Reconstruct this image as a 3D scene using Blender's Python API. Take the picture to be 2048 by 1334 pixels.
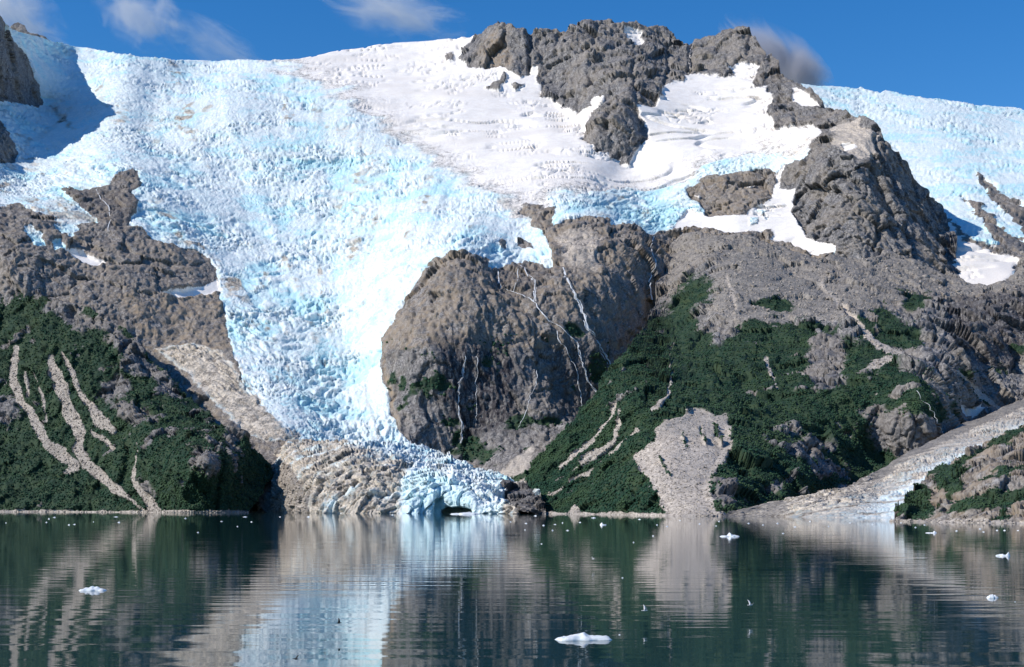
import bpy, math, random
import numpy as np

# ------------------------------------------------------------------ camera, sky, sun, exposure
S = bpy.context.scene
C = S.collection
for o in list(bpy.data.objects):
    bpy.data.objects.remove(o)
FPX, CX, HOR, HC = 2813.0, 1024.0, 1014.0, 6.0      # focal length in photo pixels, centre, horizon row, eye height
cam_d = bpy.data.cameras.new('camera'); cam = bpy.data.objects.new('camera', cam_d); C.objects.link(cam)
cam.location = (0, 0, HC); cam.rotation_euler = (math.radians(90), 0, 0)
cam_d.sensor_width = 36; cam_d.lens = FPX / 2048 * 36
cam_d.shift_y = (HOR - 667) / 2048
cam_d.clip_start = 0.5; cam_d.clip_end = 40000
S.camera = cam
SUN_TO = np.array([-0.84, -0.31, 0.67]); SUN_TO /= np.linalg.norm(SUN_TO)
elev = math.asin(SUN_TO[2]); azim = math.atan2(SUN_TO[0], SUN_TO[1])
w = bpy.data.worlds.new('World'); S.world = w; w.use_nodes = True
nt = w.node_tree; bg = nt.nodes['Background']
sky = nt.nodes.new('ShaderNodeTexSky'); sky.sky_type = 'NISHITA'; sky.sun_disc = False
sky.sun_elevation = elev; sky.sun_rotation = azim
sky.altitude = 300; sky.air_density = 1.0; sky.dust_density = 0.0; sky.ozone_density = 4.0
hs = nt.nodes.new('ShaderNodeHueSaturation'); hs.inputs['Saturation'].default_value = 1.34; hs.inputs['Hue'].default_value = 0.506
nt.links.new(sky.outputs[0], hs.inputs['Color']); nt.links.new(hs.outputs[0], bg.inputs[0]); bg.inputs[1].default_value = 0.138
sd_ = bpy.data.lights.new('sun', 'SUN'); sun = bpy.data.objects.new('sun', sd_); C.objects.link(sun)
sd_.energy = 4.7; sd_.angle = math.radians(0.5); sd_.color = (1.0, 0.925, 0.82)
from mathutils import Vector
sun.rotation_euler = Vector(SUN_TO.tolist()).to_track_quat('Z', 'Y').to_euler()
vs = S.view_settings; vs.view_transform = 'Standard'; vs.look = 'None'; vs.exposure = 0.0; vs.gamma = 1.0
vs.use_curve_mapping = False
S.cycles.volume_bounces = 3

# ------------------------------------------------------------------ numeric helpers
RNG = np.random.RandomState(7)
_perm = RNG.permutation(256).astype(np.int32); _perm = np.concatenate([_perm, _perm, _perm])
_g = RNG.normal(size=(256, 3)).astype(np.float32); _g /= np.linalg.norm(_g, axis=1)[:, None]

def perlin(p):
    p = p.astype(np.float32)
    i = np.floor(p).astype(np.int32); f = p - i
    i &= 255
    u = f * f * f * (f * (f * 6 - 15) + 10)
    out = np.zeros(len(p), np.float32)
    for dx in (0, 1):
        wx = u[:, 0] if dx else 1 - u[:, 0]
        hx = _perm[i[:, 0] + dx]
        for dy in (0, 1):
            wy = u[:, 1] if dy else 1 - u[:, 1]
            hy = _perm[hx + i[:, 1] + dy]
            for dz in (0, 1):
                wz = u[:, 2] if dz else 1 - u[:, 2]
                g = _g[_perm[(hy + i[:, 2] + dz) % 512]]
                d = g[:, 0] * (f[:, 0] - dx) + g[:, 1] * (f[:, 1] - dy) + g[:, 2] * (f[:, 2] - dz)
                out += wx * wy * wz * d
    return out * 1.6

def fbm(p, lam, octs=4, gain=0.5, seed=0, ridged=False):
    out = np.zeros(len(p), np.float32); a = 1.0; q = p / lam + seed * 17.37
    for k in range(octs):
        n = perlin(q)
        out += a * ((1 - 2 * np.abs(n)) if ridged else n)
        a *= gain; q = q * 2.03 + 5.1
    return out

def worley(p, seed=0):
    """F1, F2, cell value"""
    p = p.astype(np.float32); i = np.floor(p).astype(np.int32); f = p - i
    F1 = np.full(len(p), 9.0, np.float32); F2 = F1.copy(); cv = np.zeros(len(p), np.float32)
    for dx in (-1, 0, 1):
        for dy in (-1, 0, 1):
            for dz in (-1, 0, 1):
                h = _perm[_perm[_perm[(i[:, 0] + dx + seed) & 255] + ((i[:, 1] + dy) & 255)] + ((i[:, 2] + dz) & 255)]
                jx = _perm[h] / 255.0 + dx - f[:, 0]; jy = _perm[h + 57] / 255.0 + dy - f[:, 1]; jz = _perm[h + 131] / 255.0 + dz - f[:, 2]
                d = jx * jx + jy * jy + jz * jz
                m = d < F1
                F2 = np.where(m, F1, np.minimum(F2, d)); cv = np.where(m, h / 255.0, cv); F1 = np.where(m, d, F1)
    return np.sqrt(F1), np.sqrt(F2), cv

def facets(p, seed=0):
    """broken planes: each cell of a 3-D cell pattern is a plane with a tilt of its own"""
    p = p.astype(np.float32); i = np.floor(p).astype(np.int32); f = p - i
    F1 = np.full(len(p), 9.0, np.float32); F2 = F1.copy(); H = np.zeros(len(p), np.float32)
    for dx in (-1, 0, 1):
        for dy in (-1, 0, 1):
            for dz in (-1, 0, 1):
                h = _perm[_perm[_perm[(i[:, 0] + dx + seed) & 255] + ((i[:, 1] + dy) & 255)] + ((i[:, 2] + dz) & 255)]
                jx = _perm[h] / 255.0 + dx - f[:, 0]; jy = _perm[h + 57] / 255.0 + dy - f[:, 1]; jz = _perm[h + 131] / 255.0 + dz - f[:, 2]
                d = jx * jx + jy * jy + jz * jz
                m = d < F1; g = _g[h]
                F2 = np.where(m, F1, np.minimum(F2, d)); F1 = np.where(m, d, F1)
                H = np.where(m, g[:, 0] * jx + g[:, 1] * jy * 0.4 + g[:, 2] * jz + 0.35 * (h / 127.5 - 1), H)
    return H, np.sqrt(F2) - np.sqrt(F1)

def sstep(a, b, x):
    t = np.clip((x - a) / (b - a), 0, 1); return t * t * (3 - 2 * t)

def sdist(x, y, poly, pad=60):
    """signed distance in px to polygon, inside positive, clamped far away"""
    P = np.array(poly, float); out = np.full(x.shape, -pad, np.float32)
    m = (x > P[:, 0].min() - pad) & (x < P[:, 0].max() + pad) & (y > P[:, 1].min() - pad) & (y < P[:, 1].max() + pad)
    xs, ys = x[m], y[m]; d = np.full(xs.shape, 1e9); ins = np.zeros(xs.shape, bool)
    for k in range(len(P)):
        ax, ay = P[k]; bx, by = P[(k + 1) % len(P)]
        ex, ey = bx - ax, by - ay; L = ex * ex + ey * ey + 1e-9
        t = np.clip(((xs - ax) * ex + (ys - ay) * ey) / L, 0, 1)
        d = np.minimum(d, (xs - ax - t * ex) ** 2 + (ys - ay - t * ey) ** 2)
        c = (ay > ys) != (by > ys)
        ins ^= c & (xs < ex * (ys - ay) / (ey if abs(ey) > 1e-9 else 1e-9) + ax)
    d = np.sqrt(d); out[m] = np.where(ins, d, -d)
    return out

def ldist(x, y, line):
    """distance to a polyline minus its local half width (line of (x, y, width))"""
    out = np.full(x.shape, 1e3, np.float32)
    for (ax, ay, aw), (bx, by, bw) in zip(line[:-1], line[1:]):
        ex, ey = bx - ax, by - ay; L = ex * ex + ey * ey + 1e-9
        t = np.clip(((x - ax) * ex + (y - ay) * ey) / L, 0, 1)
        d = np.hypot(x - ax - t * ex, y - ay - t * ey) - (aw + (bw - aw) * t) / 2
        out = np.minimum(out, d)
    return out

def tps(ctrl, reg=1e-4):
    A = np.array(ctrl, float); xy = A[:, :2] / 1000; v = A[:, 2]; n = len(A)
    def K(d2): return 0.5 * d2 * np.log(d2 + 1e-12)
    d2 = ((xy[:, None] - xy[None]) ** 2).sum(-1)
    M = np.zeros((n + 3, n + 3)); M[:n, :n] = K(d2) + reg * np.eye(n)
    M[:n, n] = 1; M[:n, n + 1:] = xy; M[n, :n] = 1; M[n + 1:, :n] = xy.T
    sol = np.linalg.solve(M, np.concatenate([v, np.zeros(3)]))
    def ev(x, y):
        x = x / 1000; y = y / 1000; out = sol[n] + sol[n + 1] * x + sol[n + 2] * y
        for k in range(n):
            out = out + sol[k] * K((x - xy[k, 0]) ** 2 + (y - xy[k, 1]) ** 2)
        return out
    return ev

def unproj(px, py, Y):
    return np.stack([(px - CX) / FPX * Y, Y + 0 * px, HC + (HOR - py) / FPX * Y], -1)

# ------------------------------------------------------------------ node materials
def new_mat(name):
    m = bpy.data.materials.new(name); m.use_nodes = True
    n = m.node_tree.nodes; b = n['Principled BSDF']
    return m, m.node_tree, n, b

class NB:
    """small node-building helper"""
    def __init__(s, tree): s.t = tree; s.n = tree.nodes; s.l = tree.links
    def node(s, typ, **kw):
        x = s.n.new(typ)
        for k, v in kw.items(): setattr(x, k, v)
        return x
    def put(s, sock, v):
        if hasattr(v, 'is_linked'): s.l.new(v, sock)
        else: sock.default_value = v
    def math(s, op, a, b=0.0, c=0.0):
        x = s.node('ShaderNodeMath', operation=op)
        for k, v in enumerate((a, b, c)): s.put(x.inputs[k], v)
        return x.outputs[0]
    def noise(s, vec, scale, detail=3.0, rough=0.55, dist=0.0):
        x = s.node('ShaderNodeTexNoise'); s.l.new(vec, x.inputs['Vector'])
        x.inputs['Scale'].default_value = scale; x.inputs['Detail'].default_value = detail
        x.inputs['Roughness'].default_value = rough; x.inputs['Distortion'].default_value = dist
        return x.outputs['Fac']
    def mix(s, f, a, b):
        x = s.node('ShaderNodeMix', data_type='RGBA')
        s.put(x.inputs[0], f)
        for k, v in ((6, a), (7, b)):
            if hasattr(v, 'is_linked'): s.l.new(v, x.inputs[k])
            else: x.inputs[k].default_value = (*v, 1)
        return x.outputs[2]
    def ss(s, x, a, b):
        m = s.node('ShaderNodeMapRange', interpolation_type='SMOOTHSTEP')
        s.put(m.inputs[0], x); m.inputs[1].default_value = a; m.inputs[2].default_value = b
        return m.outputs[0]
    def scalevec(s, vec, sc):
        x = s.node('ShaderNodeMapping'); s.l.new(vec, x.inputs[0]); x.inputs['Scale'].default_value = sc
        return x.outputs[0]

def terrain_material():
    m, t, n, b = new_mat('terrain'); q = NB(t)
    pos = q.node('ShaderNodeNewGeometry').outputs['Position']
    aA = q.node('ShaderNodeAttribute', attribute_name='cover'); aB = q.node('ShaderNodeAttribute', attribute_name='tone')
    sA = q.node('ShaderNodeSeparateColor'); q.l.new(aA.outputs['Color'], sA.inputs[0])
    sB = q.node('ShaderNodeSeparateColor'); q.l.new(aB.outputs['Color'], sB.inputs[0])
    snow, ice, scree, veg = sA.outputs[0], sA.outputs[1], sA.outputs[2], aA.outputs['Alpha']
    blue, dirt, warm, wet = sB.outputs[0], sB.outputs[1], sB.outputs[2], aB.outputs['Alpha']
    big = q.noise(pos, 1 / 70, 4); mid = q.noise(pos, 1 / 14, 5, 0.62, 0.6); fine = q.noise(pos, 1 / 2.6, 4, 0.65)
    tall = q.noise(q.scalevec(pos, (1, 1, 0.2)), 1 / 5, 5, 0.65, 0.8)
    f2 = q.math('ADD', q.math('MULTIPLY', mid, 0.5), q.math('MULTIPLY', fine, 0.5))
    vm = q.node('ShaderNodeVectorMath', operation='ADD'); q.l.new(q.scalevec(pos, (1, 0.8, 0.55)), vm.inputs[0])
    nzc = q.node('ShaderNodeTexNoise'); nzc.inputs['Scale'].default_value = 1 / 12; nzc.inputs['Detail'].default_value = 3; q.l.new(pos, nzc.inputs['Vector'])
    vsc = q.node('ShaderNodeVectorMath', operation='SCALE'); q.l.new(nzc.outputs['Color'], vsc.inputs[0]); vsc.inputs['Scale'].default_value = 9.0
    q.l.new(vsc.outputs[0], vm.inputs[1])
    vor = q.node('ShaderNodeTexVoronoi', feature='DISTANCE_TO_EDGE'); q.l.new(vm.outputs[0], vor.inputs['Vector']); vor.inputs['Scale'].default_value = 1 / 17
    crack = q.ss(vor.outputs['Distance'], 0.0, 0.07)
    rock = q.mix(q.ss(q.math('ADD', q.math('MULTIPLY', fine, 0.6), q.math('MULTIPLY', tall, 0.4)), 0.39, 0.61), (0.075, 0.076, 0.084), (0.335, 0.322, 0.312))
    rock = q.mix(q.math('MULTIPLY', q.ss(mid, 0.45, 0.6), 0.5), rock, (0.14, 0.138, 0.143))
    rock = q.mix(q.math('MULTIPLY', q.math('SUBTRACT', 1.0, crack), 0.6), rock, (0.06, 0.058, 0.06))  # fissures coloured darker, painting in occlusion shade too fine for the bump
    rock = q.mix(q.math('MULTIPLY', q.ss(big, 0.47, 0.56), 0.3), rock, (0.29, 0.25, 0.205))
    rock = q.mix(q.math('MULTIPLY', warm, q.ss(mid, 0.3, 0.7)), rock, (0.34, 0.26, 0.175))
    rock = q.mix(q.math('MULTIPLY', wet, q.ss(tall, 0.42, 0.54)), rock, (0.045, 0.042, 0.048))
    scr = q.mix(q.ss(fine, 0.40, 0.60), (0.34, 0.30, 0.26), (0.57, 0.51, 0.445))
    scr = q.mix(q.math('MULTIPLY', q.ss(big, 0.4, 0.6), 0.35), scr, (0.25, 0.235, 0.215))
    scr = q.mix(q.math('MULTIPLY', dirt, 0.85), scr, q.mix(q.ss(f2, 0.42, 0.58), (0.12, 0.115, 0.11), (0.27, 0.25, 0.225)))
    vg = q.mix(q.ss(mid, 0.35, 0.65), (0.014, 0.038, 0.024), (0.040, 0.066, 0.034))
    snw = q.mix(q.ss(f2, 0.41, 0.6), (0.79, 0.75, 0.705), (0.90, 0.875, 0.84))
    snw = q.mix(q.math('MULTIPLY', dirt, q.ss(mid, 0.35, 0.65)), snw, (0.66, 0.60, 0.54))
    icw = q.mix(q.ss(f2, 0.41, 0.59), (0.62, 0.755, 0.795), (0.815, 0.865, 0.87))
    icw = q.mix(q.ss(q.math('ADD', blue, q.math('MULTIPLY', q.math('SUBTRACT', mid, 0.5), 0.9)), 0.12, 0.95), icw, (0.50, 0.775, 0.845))
    icd = q.mix(q.ss(f2, 0.40, 0.60), (0.17, 0.15, 0.13), (0.62, 0.56, 0.48))
    icw = q.mix(q.ss(q.math('ADD', dirt, q.math('MULTIPLY', q.math('SUBTRACT', f2, 0.5), 1.3)), 0.25, 0.85), icw, icd)
    def wgt(x, nz, amt=0.8, lo=0.38, hi=0.62):
        return q.ss(q.math('ADD', x, q.math('MULTIPLY', q.math('SUBTRACT', nz, 0.5), amt)), lo, hi)
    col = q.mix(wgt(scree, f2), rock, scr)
    col = q.mix(wgt(veg, f2, 1.6, 0.3, 0.85), col, vg)
    col = q.mix(wgt(ice, f2, 0.5), col, icw)
    col = q.mix(wgt(snow, f2, 1.7, 0.25, 0.75), col, snw)
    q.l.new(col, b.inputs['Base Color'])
    b.inputs['Roughness'].default_value = 0.85; b.inputs['Specular IOR Level'].default_value = 0.25
    bmp = q.node('ShaderNodeBump'); bmp.inputs['Strength'].default_value = 0.5; bmp.inputs['Distance'].default_value = 1.4
    soft = q.math('SUBTRACT', 1.0, q.math('MULTIPLY', snow, 0.85))
    q.l.new(q.math('MULTIPLY', soft, q.math('ADD', q.math('ADD', fine, q.math('MULTIPLY', mid, 1.5)), q.math('MULTIPLY', crack, 0.5))), bmp.inputs['Height'])
    q.l.new(bmp.outputs[0], b.inputs['Normal'])
    return m

def speckle_material(name, dark, light, rough=0.9, scale=0.4, alt=None):
    m, t, n, b = new_mat(name); q = NB(t)
    geo = q.node('ShaderNodeNewGeometry')
    nz = q.noise(geo.outputs['Position'], scale, 3)
    f = q.math('ADD', q.math('MULTIPLY', geo.outputs['Random Per Island'], 0.6), q.math('MULTIPLY', q.ss(nz, 0.3, 0.7), 0.4))
    col = q.mix(f, dark, light)
    if alt: col = q.mix(q.math('MULTIPLY', q.ss(q.noise(geo.outputs['Position'], 1 / 45, 4), 0.42, 0.64), 0.8), col, alt)
    q.l.new(col, b.inputs['Base Color'])
    b.inputs['Roughness'].default_value = rough; b.inputs['Specular IOR Level'].default_value = 0.2
    return m

M_TER = terrain_material()
M_SHRUB = speckle_material('shrub_leaves', (0.010, 0.034, 0.024), (0.030, 0.082, 0.046), alt=(0.056, 0.098, 0.045))
M_SPRUCE = speckle_material('spruce_needles', (0.012, 0.026, 0.014), (0.03, 0.055, 0.022))
M_BARK = speckle_material('bark', (0.06, 0.045, 0.035), (0.12, 0.09, 0.07), scale=4)
M_STONE = speckle_material('stones', (0.14, 0.125, 0.11), (0.48, 0.43, 0.38))
M_FOAM = speckle_material('falling_water', (0.55, 0.58, 0.60), (0.86, 0.87, 0.88), 0.5)
M_GULL = speckle_material('gull_feathers', (0.55, 0.56, 0.58), (0.8, 0.8, 0.8), scale=8)
M_DARKBIRD = speckle_material('dark_feathers', (0.02, 0.02, 0.022), (0.05, 0.05, 0.05), scale=8)

def floe_material():
    m, t, n, b = new_mat('floe_ice'); q = NB(t)
    pos = q.node('ShaderNodeNewGeometry').outputs['Position']
    nz = q.noise(pos, 3.0, 4)
    q.l.new(q.mix(q.ss(nz, 0.35, 0.65), (0.66, 0.74, 0.78), (0.88, 0.89, 0.89)), b.inputs['Base Color'])
    b.inputs['Roughness'].default_value = 0.35
    bmp = q.node('ShaderNodeBump'); bmp.inputs['Strength'].default_value = 0.5; bmp.inputs['Distance'].default_value = 0.05
    q.l.new(nz, bmp.inputs['Height']); q.l.new(bmp.outputs[0], b.inputs['Normal'])
    return m
M_FLOE = floe_material()

def water_material():
    m, t, n, b = new_mat('fjord_water'); q = NB(t)
    pos = q.node('ShaderNodeNewGeometry').outputs['Position']
    b.inputs['Base Color'].default_value = (0.014, 0.050, 0.056, 1)
    b.inputs['Roughness'].default_value = 0.02; b.inputs['IOR'].default_value = 1.333
    patch = q.ss(q.noise(q.scalevec(pos, (0.35, 1, 1)), 1 / 26, 2), 0.42, 0.62)
    def wv(sx, sy, sc, det=2.0, dist=0.3):
        return q.noise(q.scalevec(pos, (sx, sy, 1)), sc, det, 0.5, dist)
    swell = wv(0.16, 1, 1 / 3.2, 1.0); rip = wv(0.22, 1, 1 / 0.75, 2.0); fine = wv(0.5, 1, 1 / 0.22, 2.0)
    h = q.math('ADD', q.math('MULTIPLY', swell, 0.024), q.math('MULTIPLY', q.math('MULTIPLY', rip, q.math('ADD', q.math('MULTIPLY', patch, 0.8), 0.2)), 0.0075))
    h = q.math('ADD', h, q.math('MULTIPLY', fine, 0.0007))
    bmp = q.node('ShaderNodeBump'); bmp.inputs['Strength'].default_value = 1.0; bmp.inputs['Distance'].default_value = 1.0
    q.l.new(h, bmp.inputs['Height']); q.l.new(bmp.outputs[0], b.inputs['Normal'])
    return m
M_WATER = water_material()

# ------------------------------------------------------------------ object helpers
def tag(o, label=None, cat=None, group=None, kind=None):
    if label: o['label'] = label
    if cat: o['category'] = cat
    if group: o['group'] = group
    if kind: o['kind'] = kind
    return o

def mesh_np(name, V, F, mat, attrs=None, parent=None, smooth=False):
    me = bpy.data.meshes.new(name); k = F.shape[1]
    me.vertices.add(len(V)); me.vertices.foreach_set('co', np.ascontiguousarray(V, np.float32).ravel())
    me.loops.add(F.size); me.loops.foreach_set('vertex_index', np.ascontiguousarray(F, np.int32).ravel())
    me.polygons.add(len(F)); me.polygons.foreach_set('loop_start', np.arange(0, F.size, k, dtype=np.int32))
    if smooth: me.polygons.foreach_set('use_smooth', np.ones(len(F), bool))
    for an, av in (attrs or {}).items():
        a = me.attributes.new(an, 'FLOAT_COLOR', 'POINT'); a.data.foreach_set('color', np.ascontiguousarray(av, np.float32).ravel())
    me.update(calc_edges=True); me.materials.append(mat)
    o = bpy.data.objects.new(name, me); C.objects.link(o)
    if parent: o.parent = parent
    return o

class Sheet:
    """A ground surface: a grid of directions between a foot line and a crest line, set at real distances Y,
    roughened by relief of each ground cover, with a far side falling away behind the crest."""
    def __init__(s, x0, x1, step, rows, top, bot, ctrl, jit=6.0):
        s.xs = np.arange(x0, x1 + step, step, dtype=float); nx = len(s.xs)
        t = np.interp(s.xs, *zip(*top)); b = np.interp(s.xs, *zip(*bot)); t = np.minimum(t, b - 2)
        v = np.linspace(0, 1, rows)
        s.px = np.repeat(s.xs[None], rows, 0); s.py = b[None] + (t - b)[None] * v[:, None]
        s.shape = (rows, nx)
        jq = np.stack([s.px.ravel() / 60, s.py.ravel() / 26, s.px.ravel() * 0 + 3.3], -1)
        s.px = s.px + jit * (perlin(jq) + 0.5 * perlin(jq * 2.7)).reshape(s.shape)
        Y = tps(ctrl)(s.px, s.py); s.Y = np.maximum(Y, 200)
        s.base = unproj(s.px, s.py, s.Y)
        du = np.gradient(s.base, axis=1); dv = np.gradient(s.base, axis=0)
        N = np.cross(du, dv); N /= np.linalg.norm(N, axis=-1, keepdims=True) + 1e-9
        toc = np.array([0, 0, HC]) - s.base; toc /= np.linalg.norm(toc, axis=-1, keepdims=True)
        N = np.where((N * toc).sum(-1, keepdims=True) < 0, -N, N)
        D = N * 0.45 + toc * 0.55; s.D = D / np.linalg.norm(D, axis=-1, keepdims=True)
        s.p = s.base.reshape(-1, 3)
        # warped photo coordinates so that edges of covers are ragged
        n1 = fbm(s.p, 45, 4, 0.6, 3); n2 = fbm(s.p, 45, 4, 0.6, 9)
        k = 9.0
        s.wx = s.px.ravel() + k * n1; s.wy = s.py.ravel() + k * n2
        s.fx = s.px.ravel(); s.fy = s.py.ravel()
        n = s.fx.size
        z = lambda: np.zeros(n, np.float32)
        s.snow, s.ice, s.scree, s.veg = z(), z(), z(), z()
        s.blue, s.dirt, s.warm, s.wet = z(), z(), z(), z()
        s.region = np.zeros(n, np.int32); s.names = {}
        s.h = z(); s.crag = z() + 1
    def inside(s, poly, soft=5.0, warp=1.0):
        return sstep(-soft, soft, sdist(s.fx + (s.wx - s.fx) * warp, s.fy + (s.wy - s.fy) * warp, poly))
    def line(s, ln, soft=4.0, warp=0.6):
        return 1 - sstep(-soft, soft, ldist(s.fx + (s.wx - s.fx) * warp, s.fy + (s.wy - s.fy) * warp, ln))
    def reg(s, w, name, label, cat, kind='structure'):
        k = len(s.names) + 1; s.names[k] = (name, label, cat, kind); s.region[w > 0.5] = k
    def default(s, name, label, cat, kind='structure'):
        s.names[0] = (name, label, cat, kind)
    def relief(s, rock_amp=1.0, ice_amp=1.0, lam=1.0, flute=0.0, tallness=1.5, serac=0.8):
        p = s.p; g = np.clip(s.snow + s.ice, 0, 1); rock = np.clip(1 - g - s.scree - s.veg * 0.55, 0, 1)
        h = np.zeros(len(p), np.float32)
        m = rock > 0.01
        if m.any():
            pm = p[m]; wv = fbm(pm, 70 * lam, 3, 0.5, 19)
            ax = pm[:, 0] + 0.30 * pm[:, 2] + 9 * lam * wv; az = pm[:, 2] - 0.25 * pm[:, 0] + 9 * lam * wv; ay = pm[:, 1]
            cg = s.crag[m]
            a = fbm(np.stack([ax, ay * 0.8, az * 0.45], -1), 160 * lam, 2, 0.5, 1, True) * 9 - 8
            w3 = 2.6 * lam * np.stack([fbm(pm, 22 * lam, 3, 0.55, 33), fbm(pm, 22 * lam, 3, 0.55, 34), fbm(pm, 22 * lam, 3, 0.55, 35)], -1)
            Q = np.stack([ax, ay, az * 0.5], -1) + w3
            f1, e1 = facets(Q / (62 * lam), 1); f2, e2 = facets(Q / (24 * lam), 5); f3, e3 = facets((Q + w3) / (9.5 * lam), 9)
            a += cg * (f1 * 21 + f2 * 8.5 + f3 * 2.4)
            a -= cg * (4.5 * (1 - sstep(0, 0.07, e1)) + 3.0 * (1 - sstep(0, 0.09, e2)))
            st = (az * 0.85 + 0.35 * ax) / (15 * lam) + 1.3 * wv + fbm(pm, 28 * lam, 2, 0.5, 23); fr_ = st - np.floor(st)
            a += 2.2 * sstep(0.0, 0.25, fr_) * (1 - 0.8 * fr_) * sstep(-0.2, 0.3, fbm(pm, 120 * lam, 2, 0.5, 25))               # ledges
            a += fbm(np.stack([ax, ay, az * 0.35], -1), 13 * lam, 3, 0.55, 27, True) * 1.2 * (1.3 - cg * 0.5)
            h[m] += rock[m] * a * rock_amp * min(1.0, lam + 0.0)
        m = s.ice > 0.01
        if m.any():
            q = p[m].copy(); wq = fbm(q, 60, 2, 0.5, 21)[:, None] * np.array([14, 14, 8]); q = q + wq
            q[:, 2] *= tallness
            q[:, 0] *= 0.8; F1, F2, cv = worley(q / 7.5, 3); cr = 1 - sstep(0.0, 0.14, F2 - F1)
            G1, G2, cw = worley(q / 3.6, 11); cr2 = 1 - sstep(0.0, 0.25, G2 - G1)
            rough = 0.45 + 0.75 * sstep(-0.3, 0.45, fbm(p[m], 130, 2, 0.5, 31))
            pit = sstep(0.35, 0.6, perlin(q / 9.0 + 7.7)); a = (cv - 0.5) * 3.4 - cr * 3.4 - pit * 3.5 + ((cw - 0.5) * 1.9 - cr2 * 1.1) + fbm(p[m], 90, 3, 0.5, 8) * 6 + fbm(q, 30, 2, 0.5, 9, True) * 2.5
            a = a * rough * serac
            if flute:
                fa, fe = facets(np.stack([q[:, 0], q[:, 1], q[:, 2] * 0.8], -1) / 10, 4); a += flute * (fa * 6 - 3 * (1 - sstep(0, 0.1, fe)))
                ql = p[m].copy(); ql[:, 2] *= 0.25
                a += flute * (fbm(ql, 16, 3, 0.55, 41, True) * 2.0)
            h[m] += s.ice[m] * a * ice_amp
            pat = sstep(-0.1, 0.55, fbm(p[m], 75, 3, 0.55, 13)) 
            s.blue[m] = np.clip(s.blue[m] + pat * (0.22 + 0.4 * cr + 0.3 * cr2 + 0.4 * (cv < 0.25)) , 0, 1)
        m = s.snow > 0.01
        if m.any():
            q = p[m]; a = fbm(q, 140, 3, 0.45, 4) * 6
            qc = q.copy(); qc[:, 0] *= 0.28
            qc[:, 2] += 12 * perlin(q / 90); c = np.abs(perlin(qc / 46 + 3.3)); msk = sstep(-0.3, 0.2, fbm(q, 150, 2, 0.5, 6))
            cr = (1 - sstep(0.02, 0.13, c)) * msk
            F1, F2, cv = worley(q / np.array([24, 22, 14])); blk = ((cv - 0.5) * 7 - 4 * (1 - sstep(0, 0.2, F2 - F1))) * sstep(0.12, 0.5, fbm(q, 95, 2, 0.5, 16))
            h[m] += s.snow[m] * (a - 9.0 * cr + blk); s.blue[m] = np.maximum(s.blue[m], 0.4 * cr)
        h += s.scree * (fbm(p, 42, 3, 0.5, 7) * 2.6 + fbm(p, 4.5, 2, 0.6, 17) * 0.55)
        h += s.veg * (fbm(p, 60, 3, 0.55, 12, True) * 5 - 5.5 + fbm(p, 9, 2, 0.5, 14) * 1.2)
        s.h += h
    def build(s, back=160):
        P = s.p + s.D.reshape(-1, 3) * s.h[:, None]; R, X = s.shape
        s.P = P.reshape(R, X, 3)
        top = s.P[-1]; rows = [s.P]
        for k, (dy, dz) in enumerate(((6, -2), (25, -14), (70, -60), (back, -190))):
            q = top.copy(); q[:, 0] *= 1 + dy / q[:, 1]; q[:, 1] += dy; q[:, 2] += dz; rows.append(q[None])
        G = np.concatenate(rows, 0); ext = G.shape[0] - R
        ex = lambda a: np.concatenate([a.reshape(R, X), np.repeat(a.reshape(R, X)[-1:], ext, 0)], 0).ravel()
        reg = ex(s.region)
        A = np.stack([ex(np.clip(v, 0, 1)) for v in (s.snow, s.ice, s.scree, s.veg)], -1)
        B = np.stack([ex(np.clip(v, 0, 1)) for v in (s.blue, s.dirt, s.warm, s.wet)], -1)
        V = G.reshape(-1, 3); idx = np.arange(len(V)).reshape(-1, X)
        F = np.stack([idx[:-1, :-1], idx[:-1, 1:], idx[1:, 1:], idx[1:, :-1]], -1).reshape(-1, 4)
        fr = reg[F[:, 0]]; s.objs = {}
        for k, (name, label, cat, kind) in s.names.items():
            f = F[fr == k]
            if not len(f): continue
            u, inv = np.unique(f.ravel(), return_inverse=True)
            o = mesh_np(name, V[u], inv.reshape(-1, 4), M_TER, {'cover': A[u], 'tone': B[u]})
            tag(o, label, cat, kind=kind); s.objs[k] = o
    def at(s, px, py):
        """built surface point seen in direction (px, py)"""
        c = int(np.clip(np.searchsorted(s.xs, px), 0, len(s.xs) - 1))
        r = int(np.argmin(np.abs(s.py[:, c] - py)))
        return s.P[r, c]

# ------------------------------------------------------------------ water
def quad(name, x0, x1, y0, y1, z, mat):
    return mesh_np(name, np.array([(x0, y0, z), (x1, y0, z), (x1, y1, z), (x0, y1, z)], float), np.array([[0, 1, 2, 3]]), mat)
wt = quad('water', -6000, 6000, -3000, 9000, 0.0, M_WATER)
tag(wt, 'calm dark green fjord water mirroring the mountains', 'water', kind='structure')

# ------------------------------------------------------------------ right-hand far icefall
I = Sheet(1540, 2500, 2.4, 200,
    [(1540, 175), (1603, 167), (1636, 172), (1668, 172), (1712, 178), (1722, 174), (1760, 186), (1773, 180), (1816, 190), (1851, 194), (1895, 198), (1951, 209), (1992, 213), (2032, 216), (2048, 221), (2250, 240), (2500, 230)],
    [(1540, 420), (1700, 560), (1850, 640), (2500, 680)],
    [(1540, 180, 3500), (1700, 180, 3600), (2048, 220, 3600), (2500, 230, 3600), (1700, 300, 3150), (1900, 300, 3120), (2100, 320, 3080), (2500, 330, 3100),
     (1850, 400, 2800), (2000, 420, 2700), (2100, 430, 2700), (1900, 480, 2480), (1950, 540, 2300), (1880, 530, 2350), (2020, 530, 2330), (2048, 560, 2250), (2500, 560, 2300), (2500, 680, 2150), (1960, 600, 2200), (1700, 560, 2600)])
I.ice[:] = 1; I.blue += 0.18
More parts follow.
